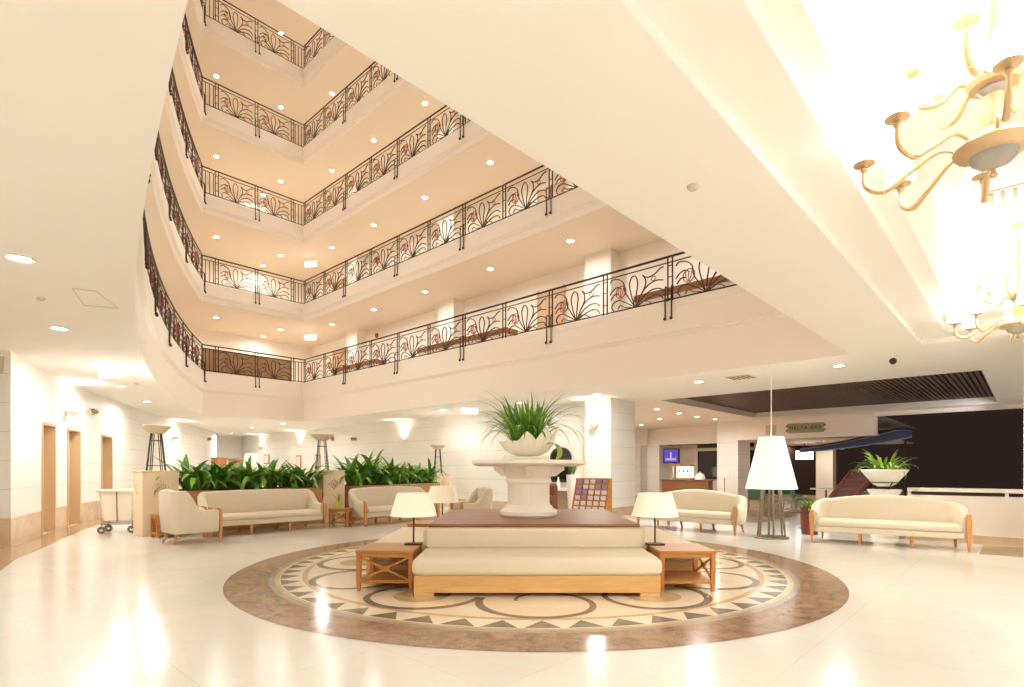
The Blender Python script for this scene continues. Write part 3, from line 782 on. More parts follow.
def make_sofa(name, label, loc, rz, W=2.33, D=.72, h_arm=.58, h_corner=.76, h_mid=.87, seat=.42, legs=4, rc=.26, cat='sofa', group=None, cover='cream', w0=.2, w1=.9):
    e = empty(name, loc+(0,), rz, label, cat, group)
    hw = W/2; y0 = -D/2; y1 = D/2
    wrap_back(W+.02, y0+.04, y1, rc, h_arm, h_corner, h_mid, .12, .2, w0=w0, w1=w1).build('backrest', cover, e)
    mb = cushion(-hw+.05, hw-.05, y0+.01, y1-.08, .2, .31, .02, crown=0); mb.build('seat_frame', cover, e)
    cushion(-hw+.09, hw-.09, y0-.02, y1-.1, .31, seat, .04).build('seat_cushion', cover, e)
    for sx in (-1, 1):
        mb = MB(); x = sx*(hw-.015)
        rings = []
        for z, wx, wy, dy in ((0,.034,.036,.0),(.12,.05,.05,.0),(.3,.07,.055,.0),(.45,.075,.05,.0),(h_arm-.04,.06,.055,.0),(h_arm+.005,.06,.075,.015)):
            rings.append([(x+wx/2*i, y0+.0+dy+wy/2*j, z) for i, j in ((-1,-1),(1,-1),(1,1),(-1,1))])
        rings.append([(x+.028*i, y0+.05+.10*(j*.5+.3), h_arm+.03) for i, j in ((-1,-1),(1,-1),(1,1),(-1,1))])
        mb.loft(rings, 0, False); mb.build('arm_post', 'sofa_leg', e, bevel=.006)
        mb = MB(); mb.taper((sx*(hw-.13), y1-.02, 0), (sx*(hw-.15), y1-.1, .22), .03, .055); mb.build('rear_leg', 'sofa_leg', e)
    for i in range(1, legs-1):
        x = -hw + W*i/(legs-1)
        mb = MB(); mb.taper((x, y0+.05, 0), (x, y0+.05, .21), .032, .05); mb.build('leg', 'sofa_leg', e)
        mb = MB(); mb.taper((x, y1-.06, 0), (x, y1-.12, .21), .03, .05); mb.build('leg', 'sofa_leg', e)
    return e
SG = 'cream wood-armed sofas'
make_sofa('sofa', 'long cream sofa with wooden arm posts before the low wall on the right', (6.72,9.99), R(-33.9), W=2.30, h_mid=.885, h_corner=.80, rc=.3, group=SG)
make_sofa('sofa', 'cream curved-back sofa left of the white floor lamp', (4.02,12.45), R(-45.6), group=SG, h_mid=.9, h_corner=.8, rc=.3)
make_sofa('sofa', 'long cream sofa behind the armchair, backed by the leafy planter', (-5.39,12.11), R(47), W=2.46, group=SG, h_mid=.91, h_corner=.89, rc=.14, w0=.45, w1=.95)
make_sofa('sofa', 'cream sofa behind the table lamps at the left of the ottoman', (-3.01,14.26), R(50), group=SG, h_mid=.91, h_corner=.88, rc=.16, w0=.45, w1=.95)
AG = 'cream armchairs'
make_sofa('armchair', 'cream high-backed armchair seen from behind, left of the long sofa', (-5.99,10.33), R(137), W=.84, D=.78, h_arm=.61, h_corner=.97, h_mid=.99, legs=2, rc=.10, cat='armchair', group=AG, w0=.42, w1=.70)
make_sofa('armchair', 'cream armchair by the back wall, left of the stone pedestal', (-.93,12.75), R(-68), W=.78, D=.74, h_arm=.6, h_corner=.92, h_mid=.95, legs=2, rc=.10, cat='armchair', group=AG, w0=.45, w1=.8)
# ------------------------------------------------------------------ central island seat
OC = (.265, 7.92)
e = empty('island_seat', OC+(0,), 0, 'square four-sided cream island seat with dark wooden top under the pedestal', 'ottoman')
HB, HS = 1.30, 2.08                                   # half of the block, half of the outer seats
for k in range(4):
    rot = Matrix.Rotation(k*PI/2, 4, 'Z')
    sw = 1.32 if k % 2 == 0 else 1.12                 # the side seats stop at the corner tables
    mb = MB(); mb.box(-sw+.015, sw-.015, -HS+.02, -HB+.02, .045, .225)
    mb.xf(rot); mb.build('plinth', 'oak', e, bevel=.006)
    for sx in (-1, 1):
        mb = MB(); mb.box(sx*(sw-.02)-(.21 if sx > 0 else 0), sx*(sw-.02)+(.21 if sx < 0 else 0), -HS+.022, -HS+.25, 0, .045); mb.xf(rot); mb.build('foot', 'oak', e, bevel=.004)
    mb = cushion(-sw-.005, sw+.005, -HS, -HB+.05, .222, .41, .065, crown=.012); mb.xf(rot); mb.build('seat_cushion', 'white_cover', e)
    mb = cushion(-1.30, 1.30, -HB-.03, -HB+.10, .40, .655, .05, crown=.0); mb.xf(rot); mb.build('backrest', 'white_cover', e)
mb = MB(); mb.box(-1.22, 1.22, -1.22, 1.22, .05, .64); mb.build('core', 'oak', e)
mb = MB(); mb.box(-1.27, 1.27, -1.27, 1.27, .66, .695); mb.build('top', 'darkwood', e, bevel=.008)
# ------------------------------------------------------------------ tables with crossed braces
def make_table(label, loc, rz, w=.63, d=.63, h=.46, group=None, brace_sides=(0,2), shelf=.10):
    e = empty('side_table', loc+(0,), rz, label, 'side table', group)
    mb = MB(); mb.box(-w/2, w/2, -d/2, d/2, h-.03, h); mb.build('tabletop', 'cherry', e, bevel=.006)
    x, y = w/2-.035, d/2-.035
    for i, j in ((-1,-1),(1,-1),(1,1),(-1,1)):
        mb = MB(); mb.taper((i*x, j*y, 0), (i*x, j*y, shelf+.02), .03, .048); mb.box(i*x-.024, i*x+.024, j*y-.024, j*y+.024, shelf+.02, h-.03); mb.build('leg', 'cherry_leg', e)
    mb = MB()
    for j in (-1, 1): mb.box(-x+.02, x-.02, j*y-.012, j*y+.012, h-.08, h-.03); mb.box(j*x-.012, j*x+.012, -y+.02, y-.02, h-.08, h-.03)
    mb.build('apron', 'cherry', e)
    mb = MB(); mb.box(-w/2+.02, w/2-.02, -d/2+.02, d/2-.02, shelf-.01, shelf+.025); mb.build('shelf', 'cherry', e, bevel=.003)
    z0, z1 = shelf+.025, h-.08; zm = (z0+z1)/2
    for sd in brace_sides:
        rot = Matrix.Rotation(sd*PI/2, 4, 'Z'); mb = MB()
        xx, yy = (x, y) if sd % 2 == 0 else (y, x)
        an = math.atan2(z1-z0, 2*xx-.04); L = math.hypot(z1-z0, 2*xx-.04)
        for s_ in (-1, 1): mb.rbox((0, -yy, zm), (L, .018, .02), 0, 0, s_*an)
        mb.box(-.05, .05, -yy-.014, -yy+.014, zm-.03, zm+.03)
        mb.xf(rot); mb.build('cross_brace', 'cherry', e)
    return e
TG = 'cherry wood tables at the island seat corners'
T_OFF = 1.68
make_table('cherry wood side table at the front left corner of the island seat', (OC[0]-1.675, 6.45), 0, .645, .66, .455, TG, (0,2))
make_table('cherry wood side table at the front right corner of the island seat', (OC[0]+1.67, 6.42), 0, .63, .66, .455, TG, (1,3))
make_table('cherry wood side table at the rear left corner of the island seat', (OC[0]-1.68, 9.45), 0, .63, .63, .455, TG, (1,3))
make_table('small cherry wood side table holding a lime pot between the two left sofas', (-4.08,13.2), R(2), .48, .34, .43, 'small cherry tables by the left sofas', (0,2), .08)
make_table('small cherry wood side table between the carved stone pier and armchair', (-6.95,11.15), R(47), .46, .46, .46, 'small cherry tables by the left sofas', (0,2), .08)
# ------------------------------------------------------------------ table lamps
def make_lamp(label, loc):
    e = empty('table_lamp', loc, 0, label, 'lamp', 'cream shaded table lamps')
    mb = MB(); mb.box(-.10, .10, -.07, .07, 0, .022); mb.build('base', 'bronze', e, bevel=.004)
    mb = MB(); mb.tube([(0,0,.02),(0,0,.42)], .011, 10); mb.build('stem', 'bronze', e)
    mb = MB(); mb.lathe([(.275,.345),(.195,.615),(.188,.612),(.267,.345)], 36, closed=True); mb.build('shade', 'shade_faint_glow', e)
    mb = MB(); mb.tube([(-.19,0,.6),(.19,0,.6)], .004, 6); mb.tube([(0,-.19,.6),(0,.19,.6)], .004, 6); mb.build('shade_ring', 'bronze', e)
    return e
make_lamp('cream shaded table lamp on the front left table of the island seat', (-1.175,6.63,.455))
make_lamp('cream shaded table lamp on the front right table of the island seat', (1.70,6.60,.455))
make_lamp('cream shaded table lamp on the rear left table, behind another lamp', (-1.17,9.33,.455))
# ------------------------------------------------------------------ stone pedestal table, shell, plants
e = empty('pedestal_table', (.235,7.83,.695), 0, 'round white stone pedestal table standing on the island seat', 'pedestal')
mb = MB(); mb.lathe([(0,0),(.375,0),(.40,.03),(.40,.075),(.375,.10),(.345,.115),(.325,.15),(.305,.165)], 48); mb.build('base', 'stone', e)
mb = MB(); mb.lathe([(.30,.16),(.295,.2),(.295,.44),(.30,.46),(.325,.475),(.325,.50),(.31,.52),(.315,.56),(.34,.60),(.34,.70),(0,.70)], 48); mb.build('shaft', 'stone', e)
for k in range(4):
    mb = MB(); prof = [(.30,.70),(.50,.70),(.50,.645),(.46,.625),(.43,.60),(.40,.575),(.38,.56),(.30,.56)]
    n = len(prof)
    vs = [(x,-.05,z) for x, z in prof] + [(x,.05,z) for x, z in prof]
    mb.add(vs, [tuple(range(n-1,-1,-1)), tuple(range(n,2*n))] + [(i,(i+1)%n,(i+1)%n+n,i+n) for i in range(n)])
    mb.xf(Matrix.Rotation(k*PI/2, 4, 'Z')); mb.build('corbel', 'stone', e, bevel=.008)
mb = MB(); mb.lathe([(0,.70),(.70,.70),(.76,.715),(.795,.735),(.80,.755),(.795,.775),(.775,.782),(0,.782)], 72); mb.build('disc_top', 'stone', e)
mb = MB(); mb.box(-.36, .28, -.26, .26, .782, .84); mb.build('plinth', 'stone', e, bevel=.015)
SHZ = .695+.84
# giant clam shell: ridged bowl, tall pointed flutes at the right front
sh = MB(); NA, NR = 120, 12; rings = []
for thick in (0, 1):
    for j in (range(NR+1) if thick == 0 else range(NR, -1, -1)):
        t = j/NR; ring_ = []
        for i in range(NA):
            a = 2*PI*i/NA
            flute = math.cos(9*(a+.25)); fr = abs(((a+.25)*9/(2*PI)) % 1 - .5)*2      # triangle wave 0..1
            right = max(0, math.cos(a+.55))                                            # strongest at right-front
            rim = .20 + .02*fr + right**.8*(.02 + .20*fr)
            rx, ry = .40, .27
            rad = t**.55
            z = rim*(t**2.0)
            amp = 1+.06*flute*t + (.03 if right > .3 else 0)*t
            off = 0 if thick == 0 else -.022
            ring_.append(((rx*rad*amp+off*t)*math.cos(a), (ry*rad*amp+off*t)*math.sin(a), z + (0 if thick == 0 else .02*(1-t))))
        rings.append(ring_)
sh.loft(rings, 0, True)
e = empty('clam_shell', (.225,7.83,SHZ+.002), 0, 'giant fluted clam shell used as a planter on the stone pedestal', 'shell')
sh.build('shell', 'shell', e, sharp=25)
mb = MB(); mb.lathe([(0,.05),(.2,.085),(.21,.095),(0,.105)], 24); o = mb.build('soil', 'soil', e); o.scale = (1.3,.9,1)
def leaf(mb, base, az, length, width, rise, droop, n=9, mi=0, fold=.25, twist=0.0, tip=1.0):
    """arching strap leaf: starts at base, leans along azimuth az, rises then droops"""
    P = []; x = z = 0.0; ang = rise; ds = length/n
    ca, sa = math.cos(az), math.sin(az)
    for i in range(n+1):
        P.append((base[0]+ca*x, base[1]+sa*x, base[2]+z)); x += math.cos(ang)*ds; z += math.sin(ang)*ds; ang -= droop/n*(1+.6*i/n)
    vs = []; fs = []
    for i, p in enumerate(P):
        t = i/n; wd = width*(.35+1.3*t if t < .5 else (1-((t-.5)/.5)**2.2*tip))*.5
        wd = max(wd, .0015)
        cx, sy = -sa, ca
        vs += [(p[0]-cx*wd, p[1]-sy*wd, p[2]+wd*fold), (p[0], p[1], p[2]), (p[0]+cx*wd, p[1]+sy*wd, p[2]+wd*fold)]
        if i:
            o = 3*(i-1); fs += [(o,o+1,o+4,o+3),(o+1,o+2,o+5,o+4)]
    mb.add(vs, fs, mi, True); return mb
def clump(rnd, nl, L, W, rise, droop, spread=.08, mats=('leaf','leaf_lt','leaf_dk'), var=.3, upright=.3):
    mb = MB()
    for i in range(nl):
        az = 2*PI*i/nl*2.399*1.0 + rnd.uniform(-.5,.5) if False else rnd.uniform(0, 2*PI)
        k = rnd.random(); l = L*(1-var+2*var*rnd.random()); r_ = spread*math.sqrt(rnd.random())
        leaf(mb, (r_*math.cos(az), r_*math.sin(az), 0), az, l, W*(.75+.5*rnd.random()), rise+rnd.uniform(-.35,upright), droop*(.5+rnd.random()), 9, rnd.randrange(len(mats)))
    return mb
rnd = random.Random(3)
mb = MB()
for i in range(230):
    side = rnd.random(); bx = rnd.uniform(-.27,.22); by = rnd.uniform(-.13,.13)
    az = math.atan2(by*1.5+rnd.uniform(-.25,.25), bx+rnd.uniform(-.25,.3))
    if side < .62: leaf(mb, (bx*.8,by*.8,.14), az, rnd.uniform(.5,1.08), rnd.uniform(.022,.036), rnd.uniform(1.0,1.55), rnd.uniform(.7,2.2), 9, rnd.choice((0,0,1,2)))
    else: leaf(mb, (bx*.8,by*.7,.13), az, rnd.uniform(.4,.76), rnd.uniform(.045,.075), rnd.uniform(1.25,1.6), rnd.uniform(.1,.8), 8, rnd.choice((0,1,0)))
for az in (-.6,-.4,-.75): leaf(mb, (.22,-.1,.12), az, .5, .07, .7, 3.0, 10, 1)
e2 = empty('fern', (.225,7.83,SHZ), 0, 'mass of arching green fern leaves growing from the clam shell', 'plant')
mb.build('foliage', ['leaf','leaf_lt','leaf_dk'], e2, recalc=False, sharp=0)
# ------------------------------------------------------------------ carved piers, torcheres, planters at the left
def pier(label, loc, rz, s=.66, h=1.33, emblem=True):
    e = empty('stone_pier', loc+(0,), rz, label, 'stone pier', 'carved limestone piers')
    mb = MB(); mb.box(-s/2, s/2, -s/2, s/2, 0, h-.03); mb.build('block', 'limestone', e, bevel=.012)
    mb = MB(); mb.box(-s/2-.012, s/2+.012, -s/2-.012, s/2+.012, h-.03, h); mb.build('cap', 'limestone', e, bevel=.008)
    for sd in (0, 1):
        mb = MB()
        zc = h*.74
        for r_, n in ((.13,12),(.085,9),(.04,6)):      # diamond-shaped shell of petals in low relief
            for i in range(n):
                a = 2*PI*i/n; q = 1/(abs(math.cos(a))+abs(math.sin(a)))
                mb.ball((r_*q*1.1*math.cos(a), -s/2-.004, zc+r_*q*math.sin(a)), .022, 6, 0, 1)
        mb.ball((0,-s/2-.004,zc), .035, 8)
        mb.xf(Matrix.Rotation(-sd*PI/2, 4, 'Z')); mb.build('carved_emblem', 'relief', e)
    return e
def torchere(label, loc, rz=0, h=.92):
    e = empty('torchere', loc, rz, label, 'torchere', 'black legged torchere lamps')
    for k in range(4):
        a = PI/4+k*PI/2
        mb = MB(); c_, s_ = math.cos(a), math.sin(a)
        for d in (-.018, .018): mb.tube([(.19*c_-d*s_, .19*s_+d*c_, 0), (.10*c_-d*s_, .10*s_+d*c_, h-.14)], .009, 6)
        mb.build('leg', 'black', e)
    mb = MB(); mb.tube([(.125*math.cos(i*PI/8), .125*math.sin(i*PI/8), .62) for i in range(16)], .007, 5, closed=True)
    mb.tube([(.175*math.cos(i*PI/8), .175*math.sin(i*PI/8), .10) for i in range(16)], .007, 5, closed=True); mb.build('ring', 'black', e)
    mb = MB(); mb.lathe([(0,h-.15),(.11,h-.15),(.16,h-.13),(.27,h-.035),(.305,h),(.295,h+.004),(.255,h-.025),(.14,h-.11),(0,h-.125)], 32); mb.build('bowl', 'limestone', e)
    lamp('POINT', 'lamp', (0,0,h+.06), 34 if h < 1 else 8, WARM, e, .1)  # uplight added in the bowl to brighten the ceiling
    return e
def dirA(p, s): return (p[0]+CA*s, p[1]+SA*s)
b1 = (-7.4+CA*.33-SA*.33, 11.1+SA*.33+CA*.33)
b2 = (-4.78, 14.45); b3 = (-2.67, 20.0)
pier('carved limestone pier with torchere at the left end of the planter', b1, ANG)
pier('carved limestone pier with torchere between the two planters', b2, ANG, .60)
pier('small carved limestone pier far back by the white wall', b3, ANG, .6, 1.18)
torchere('black legged torchere with stone bowl on the left pier', b1+(1.33,), .3)
torchere('black legged torchere with stone bowl on the pier between the planters', (b2[0]-.12, b2[1]-.13, 1.33), .5)
torchere('distant torchere on the small pier by the white back wall', b3+(1.18,), .2, 1.05)
def planter(label, p, q, w, h, labels, hh):
    L = math.hypot(q[0]-p[0], q[1]-p[1]); a = math.atan2(q[1]-p[1], q[0]-p[0])
    e = empty('planter_box', ((p[0]+q[0])/2, (p[1]+q[1])/2, 0), a, label, 'planter', 'long wooden planters')
    mb = MB(); mb.box(-L/2, L/2, -w/2, w/2, 0, h); mb.build('box', 'planter_wood', e, bevel=.01)
    mb = MB(); mb.box(-L/2+.04, L/2-.04, -w/2+.04, w/2-.04, h, h+.02); mb.build('soil', 'soil', e)
    return a, L
LEAFM = ['leaf','leaf_lt','leaf_dk']
cl_me = []
for sd in range(4):
    rr = random.Random(20+sd); mb = MB()
    for i in range(58):
        az = rr.uniform(0, 2*PI); tall = rr.random()
        leaf(mb, (rr.uniform(-.10,.10), rr.uniform(-.08,.08), 0), az, rr.uniform(.38,.70), rr.uniform(.045,.085), rr.uniform(.85,1.5), rr.uniform(.5,2.2), 9, rr.choice((0,0,0,2,2,1)))
    o = mb.build('foliage', LEAFM, recalc=False, sharp=0); cl_me.append(o.data); bpy.data.objects.remove(o)
def plant_row(p, q, n, z, where, sc=1.0, off=.1):
    rr = random.Random(n*7)
    for i in range(n):
        t = off+(1-2*off)*i/(n-1)
        x, y = p[0]+(q[0]-p[0])*t, p[1]+(q[1]-p[1])*t
        lab = 'strap-leaved green plant in the %s planter, %s from the left' % (where, ORD[i])
        e = empty('fern', (x, y, z), rr.uniform(0, 6.28), lab, 'plant', 'leafy plants in the %s planter' % where)
        s_ = sc*rr.uniform(.9,1.12)*(1.3 if i < 2 else 1.08); inst(cl_me[i % 4], 'foliage', e, (0,0,0), 0, (s_,s_,s_*rr.uniform(.9,1.1)))
pA, pB = dirA(b1, .40), dirA(b1, 3.9)
planter('long wooden planter behind the sofa at the left', pA, (b2[0]-CA*.34, b2[1]-SA*.34), .62, .90, None, 0)
plant_row(pA, (b2[0]-CA*.34, b2[1]-SA*.34), 7, .86, 'left', 1.38, .10)
q0, q1 = (b2[0]+CA*.52, b2[1]+SA*.52), (-2.62, 18.3)
planter('long wooden planter running back beyond the middle pier', q0, q1, .62, .92, None, 0)
plant_row(q0, q1, 8, .88, 'second', 1.38, .08)
# lime pot on the small table
e = empty('lime_pot', (-4.12,13.2,.43), 0, 'lime green glass pot with a small sprig on the little table', 'pot plant')
mb = MB(); mb.lathe([(0,0),(.055,0),(.07,.15),(.062,.15),(.05,.02),(0,.02)], 20); mb.build('pot', 'lime', e)
rr = random.Random(5); mb = MB()
for i in range(16): leaf(mb, (rr.uniform(-.02,.02),rr.uniform(-.02,.02),.1), rr.uniform(0,6.28), rr.uniform(.14,.3), .02, rr.uniform(1.2,1.55), rr.uniform(.1,.7), 6, 0)
mb.build('sprig', ['leaf_lt'], e, recalc=False, sharp=0)
# ------------------------------------------------------------------ laundry cart
e = empty('laundry_cart', (-8.42,11.95,0), R(20), 'white canvas laundry cart on casters by the curved wall doors', 'laundry cart')
mb = MB()
rings = []
for z, sx, sy in ((.26,.25,.20),(.28,.27,.22),(.6,.30,.25),(.90,.335,.28),(.90,.32,.265),(.6,.285,.235),(.30,.255,.205)):
    rings.append([(sx*x, sy*y, z) for x, y in ((-1,-.85),(-.85,-1),(.85,-1),(1,-.85),(1,.85),(.85,1),(-.85,1),(-1,.85))])
mb.loft(rings, 0, False); mb.build('canvas_bag', 'canvas', e, sharp=30)
mb = MB(); mb.tube([(-.34,-.285,.9),(.34,-.285,.9),(.34,.285,.9),(-.34,.285,.9)], .03, 8, closed=True); mb.build('rim', 'canvas', e)
mb = MB()
for x, y in ((-.28,-.23),(.28,-.23),(.28,.23),(-.28,.23)): mb.tube([(x,y,.16),(x*1.0,y*1.02,.26)], .012, 6)
mb.tube([(0,-.295,.88),(0,-.24,.22)], .012, 6); mb.tube([(-.29,-.24,.2),(.29,-.24,.2),(.29,.24,.2),(-.29,.24,.2)], .014, 6, closed=True); mb.build('frame', 'chrome', e)
for x, y in ((-.27,-.22),(.27,-.22),(.27,.22),(-.27,.22)):
    mb = MB(); n0 = len(mb.v); mb.lathe([(.03,-.014),(.07,-.014),(.078,0),(.07,.014),(.03,.014)], 18, closed=True)
    mb.xf(Matrix.Translation((x-.02,y,.078)) @ Matrix.Rotation(PI/2, 4, 'X')); mb.tube([(x,y,.2),(x-.02,y-.022,.13),(x-.02,y-.022,.078),(x-.02,y+.022,.078),(x-.02,y+.022,.13),(x,y,.2)], .007, 5); mb.build('caster', 'rubber', e)
# ------------------------------------------------------------------ floor lamp
e = empty('floor_lamp', (5.10,10.92,0), 0, 'tall lit white pleated floor lamp on flared steel rods', 'floor lamp')
mb = MB(); mb.lathe([(0,0),(.32,0),(.32,.025),(.30,.035),(0,.035)], 40); mb.build('base', 'chrome', e)
for k in range(6):
    a = 2*PI*(k+.25)/6
    mb = MB(); mb.tube([(.26*math.cos(a),.26*math.sin(a),.03),(.17*math.cos(a),.17*math.sin(a),1.05)], .02, 8); mb.build('rod', 'chrome', e)
mb = MB(); n = 96
def plr(r, z): return [((r+.006*(1 if i % 2 else -1))*math.cos(2*PI*i/n), (r+.006*(1 if i % 2 else -1))*math.sin(2*PI*i/n), z) for i in range(n)]
mb.loft([plr(.465,.97), plr(.222,1.99), plr(.212,1.985), plr(.45,.97)], 0, True, wrap=True); mb.build('shade', 'shade_floor', e, sharp=60)
mb = MB(); mb.tube([(0,0,1.0),(0,0,H)], .010, 8); mb.build('cord', 'plastic', e)
lamp('POINT', 'lamp', (0,0,1.5), 10, (1,.95,.88), e, .12)
# ------------------------------------------------------------------ bowl planter at the right
bp = (7.42,11.06)
e = empty('bowl_pedestal', bp+(0,), 0, 'flared white pedestal under the conical bowl planter', 'pedestal')
mb = MB(); mb.lathe([(0,0),(.24,0),(.24,.06),(.19,.10),(.18,.7),(.20,.78),(.29,.93),(.29,.955),(0,.955)], 32); mb.build('column', 'stone', e)
e = empty('bowl_planter', bp+(.955,), 0, 'white conical bowl planter in an iron stand behind the right sofa', 'planter')
mb = MB(); mb.lathe([(0,.06),(.12,.06),(.2,.11),(.35,.30),(.405,.375),(.40,.395),(.38,.39),(.33,.32),(0,.31)], 40); mb.build('bowl', 'stone', e)
mb = MB()
for k in range(3):
    a = -PI/2+2*PI*k/3; mb.tube([(.12*math.cos(a),.12*math.sin(a),0),(.16*math.cos(a),.16*math.sin(a),.06),(.245*math.cos(a),.245*math.sin(a),.15)], .011, 6)
mb.tube([(.235*math.cos(i*PI/10),.235*math.sin(i*PI/10),.135) for i in range(20)], .009, 6, closed=True); mb.build('stand', 'black', e)
mb = MB(); mb.lathe([(0,.325),(.33,.325),(.33,.335),(0,.34)], 24); mb.build('soil', 'soil', e)
rr = random.Random(9); mb = MB()
for i in range(80):
    az = rr.uniform(0,6.28); r_ = .2*math.sqrt(rr.random()); leaf(mb, (r_*math.cos(az), r_*math.sin(az), 0), az+rr.uniform(-.4,.4), rr.uniform(.3,.62), rr.uniform(.028,.05), rr.uniform(.9,1.5), rr.uniform(.6,2.6), 9, rr.choice((0,1,1)))
e = empty('fern', bp+(1.285,), 0, 'bright green arching plant in the white conical bowl', 'plant')
mb.build('foliage', ['leaf','leaf_lt'], e, recalc=False, sharp=0)
# ------------------------------------------------------------------ chandeliers
def chandelier(label, loc, s=1.0):
    e = empty('chandelier', loc, 0, label, 'chandelier', 'gold chandeliers with white shades')
    mb = MB(); mb.lathe([(0,0),(.014,.0),(.02,.015),(.012,.03),(.01,.06),(.0,.06)], 14); mb.build('finial', 'gold', e)
    mb = MB(); mb.lathe([(0,.05),(.06,.06),(.10,.09),(.118,.13),(.10,.14),(0,.14)], 24); mb.build('glass_dome', 'glass', e)
    mb = MB(); n = 48
    def fl(r, z, k=.03): return [(r*(1+k*(i % 2))*math.cos(2*PI*i/n), r*(1+k*(i % 2))*math.sin(2*PI*i/n), z) for i in range(n)]
    mb.loft([fl(.115,.125), fl(.17,.15), fl(.185,.175), fl(.17,.20), fl(.10,.235), fl(.06,.25)], 0, True); mb.build('lower_bowl', 'gold', e)
    mb = MB(); mb.lathe([(.06,.24),(.045,.28),(.06,.33),(.04,.40),(.05,.46),(.07,.50),(.05,.53),(.03,.6),(.022,.7),(.03,.78),(.022,.86),(.018,1.30),(.05,1.34),(.07,1.38),(.07,1.44)], 20); mb.build('stem', 'gold', e)
    mb = MB(); mb.loft([fl(.05,.50), fl(.11,.515), fl(.125,.54), fl(.10,.57), fl(.05,.585)], 0, True); mb.build('upper_bowl', 'gold', e)
    mb = MB(); mb.lathe([(0,.455),(.05,.46),(.075,.49),(.07,.51),(0,.51)], 20); mb.build('glass_cup', 'glass', e)
    def arm(a, r0, z0, r1, z1, dip, tall):
        mb = MB(); c_, s_ = math.cos(a), math.sin(a)
        pts = [(r0,z0),(r0+(r1-r0)*.22,z0+.035),(r0+(r1-r0)*.5,z0-.04),(r0+(r1-r0)*.78,dip),(r0+(r1-r0)*.97,dip+.05),(r1,z1-.06),(r1,z1)]
        P = bez([(c_*r, s_*r, z) for r, z in pts], 5)
        n_ = len(P); rad = [.008+.010*math.sin(PI*min(1, i/n_*1.15)) for i in range(n_)]
        mb.tube(P, rad, 8)
        q = P[len(P)//2]; mb.ball(q, .022, 8)
        ar = mb.build('arm', 'gold', e)
        mb = MB(); mb.lathe([(.012,z1-.05),(.022,z1-.03),(.012,z1-.015),(.03,z1-.005),(.058,z1),(.062,z1+.008),(.05,z1+.01),(.0,z1+.012)], 20, (c_*r1, s_*r1, 0)); mb.build('cup', 'gold', ar)
        mb = MB(); h_ = .15; mb.lathe([(.092,z1+.035),(.058,z1+.035+h_),(.054,z1+.035+h_),(.088,z1+.035)], 24, (c_*r1, s_*r1, 0), closed=True); mb.build('shade', 'shade_lit', ar)
        mb = MB(); mb.tube([(c_*r1,s_*r1,z1),(c_*r1,s_*r1,z1+.12)], .010, 8); mb.build('candle', 'plastic', ar)
        lamp('POINT', 'lamp', (c_*r1, s_*r1, z1+.12), CH_E, (1,.95,.88), e, .04)
    for k in range(8): arm(2*PI*(k+.2)/8, .15, .19, .62, .27, .075, 0)
    for k in range(6): arm(2*PI*(k+.55)/6, .09, .53, .40, .70, .50, 1)
    return e
CH_E = 20
chandelier('gold chandelier with white shades nearest the camera at the upper right', AB(4.15,.15)+(3.0,))
chandelier('gold chandelier with white shades farther off at the right edge', AB(9.44,.11)+(3.0,))
# ------------------------------------------------------------------ brochure rack by the column
RKZ = R(-30)
e = empty('brochure_rack', (1.97,13.9,0), RKZ, 'wooden tiered brochure rack standing before the white column', 'rack')
mb = MB(); lean = .2
def rk(x, d, z): return (x, -.26+d+ lean*z, z)
Wd, Hh = .44, 1.10
for sx in (-1, 1):
    mb = MB(); x = sx*Wd
    vs = [(x-.02,-.30,0),(x-.02,.28,0),(x-.02,.28,Hh),(x-.02,.16,Hh),(x+.02,-.30,0),(x+.02,.28,0),(x+.02,.28,Hh),(x+.02,.16,Hh)]
    mb.add(vs, [(0,3,2,1),(4,5,6,7),(0,1,5,4),(1,2,6,5),(2,3,7,6),(3,0,4,7)]); mb.build('side_panel', 'cherry', e)
mb = MB(); mb.box(-Wd, Wd, .24, .28, 0, Hh); mb.box(-Wd-.02, Wd+.02, .12, .30, Hh, Hh+.03); mb.build('back_panel', 'cherry', e)
tiers = [(.30+.135*i) for i in range(6)]
for i, z in enumerate(tiers):
    y = -.30 + .46*z/Hh
    mb = MB(); mb.box(-Wd+.02, Wd-.02, y, y+.07, z-.02, z+.005); mb.box(-Wd+.02, Wd-.02, y-.012, y, z-.02, z+.022); mb.build('tier', 'cherry', e)
    for j in range(5):
        x = -Wd+.1+ j*(2*Wd-.2)/4
        mb = MB(); mb.rbox((x, y+.035, z+.064), (.13, .012, .118)); o = mb.build('brochure', 'paper_violet' if (i > 3 and j in (0,3,4)) or (i == 3 and j < 2) or (i==2 and j==1) else 'paper')
        o.location = (1.97, 13.9, 0); o.rotation_euler = (0,0,RKZ)
        tag(o, 'brochure on the wooden rack, %s from left in the %s row' % (ORD[j], ['lowest','second lowest','third lowest','third highest','second highest','top'][i]), 'brochure', 'brochures on the wooden rack')
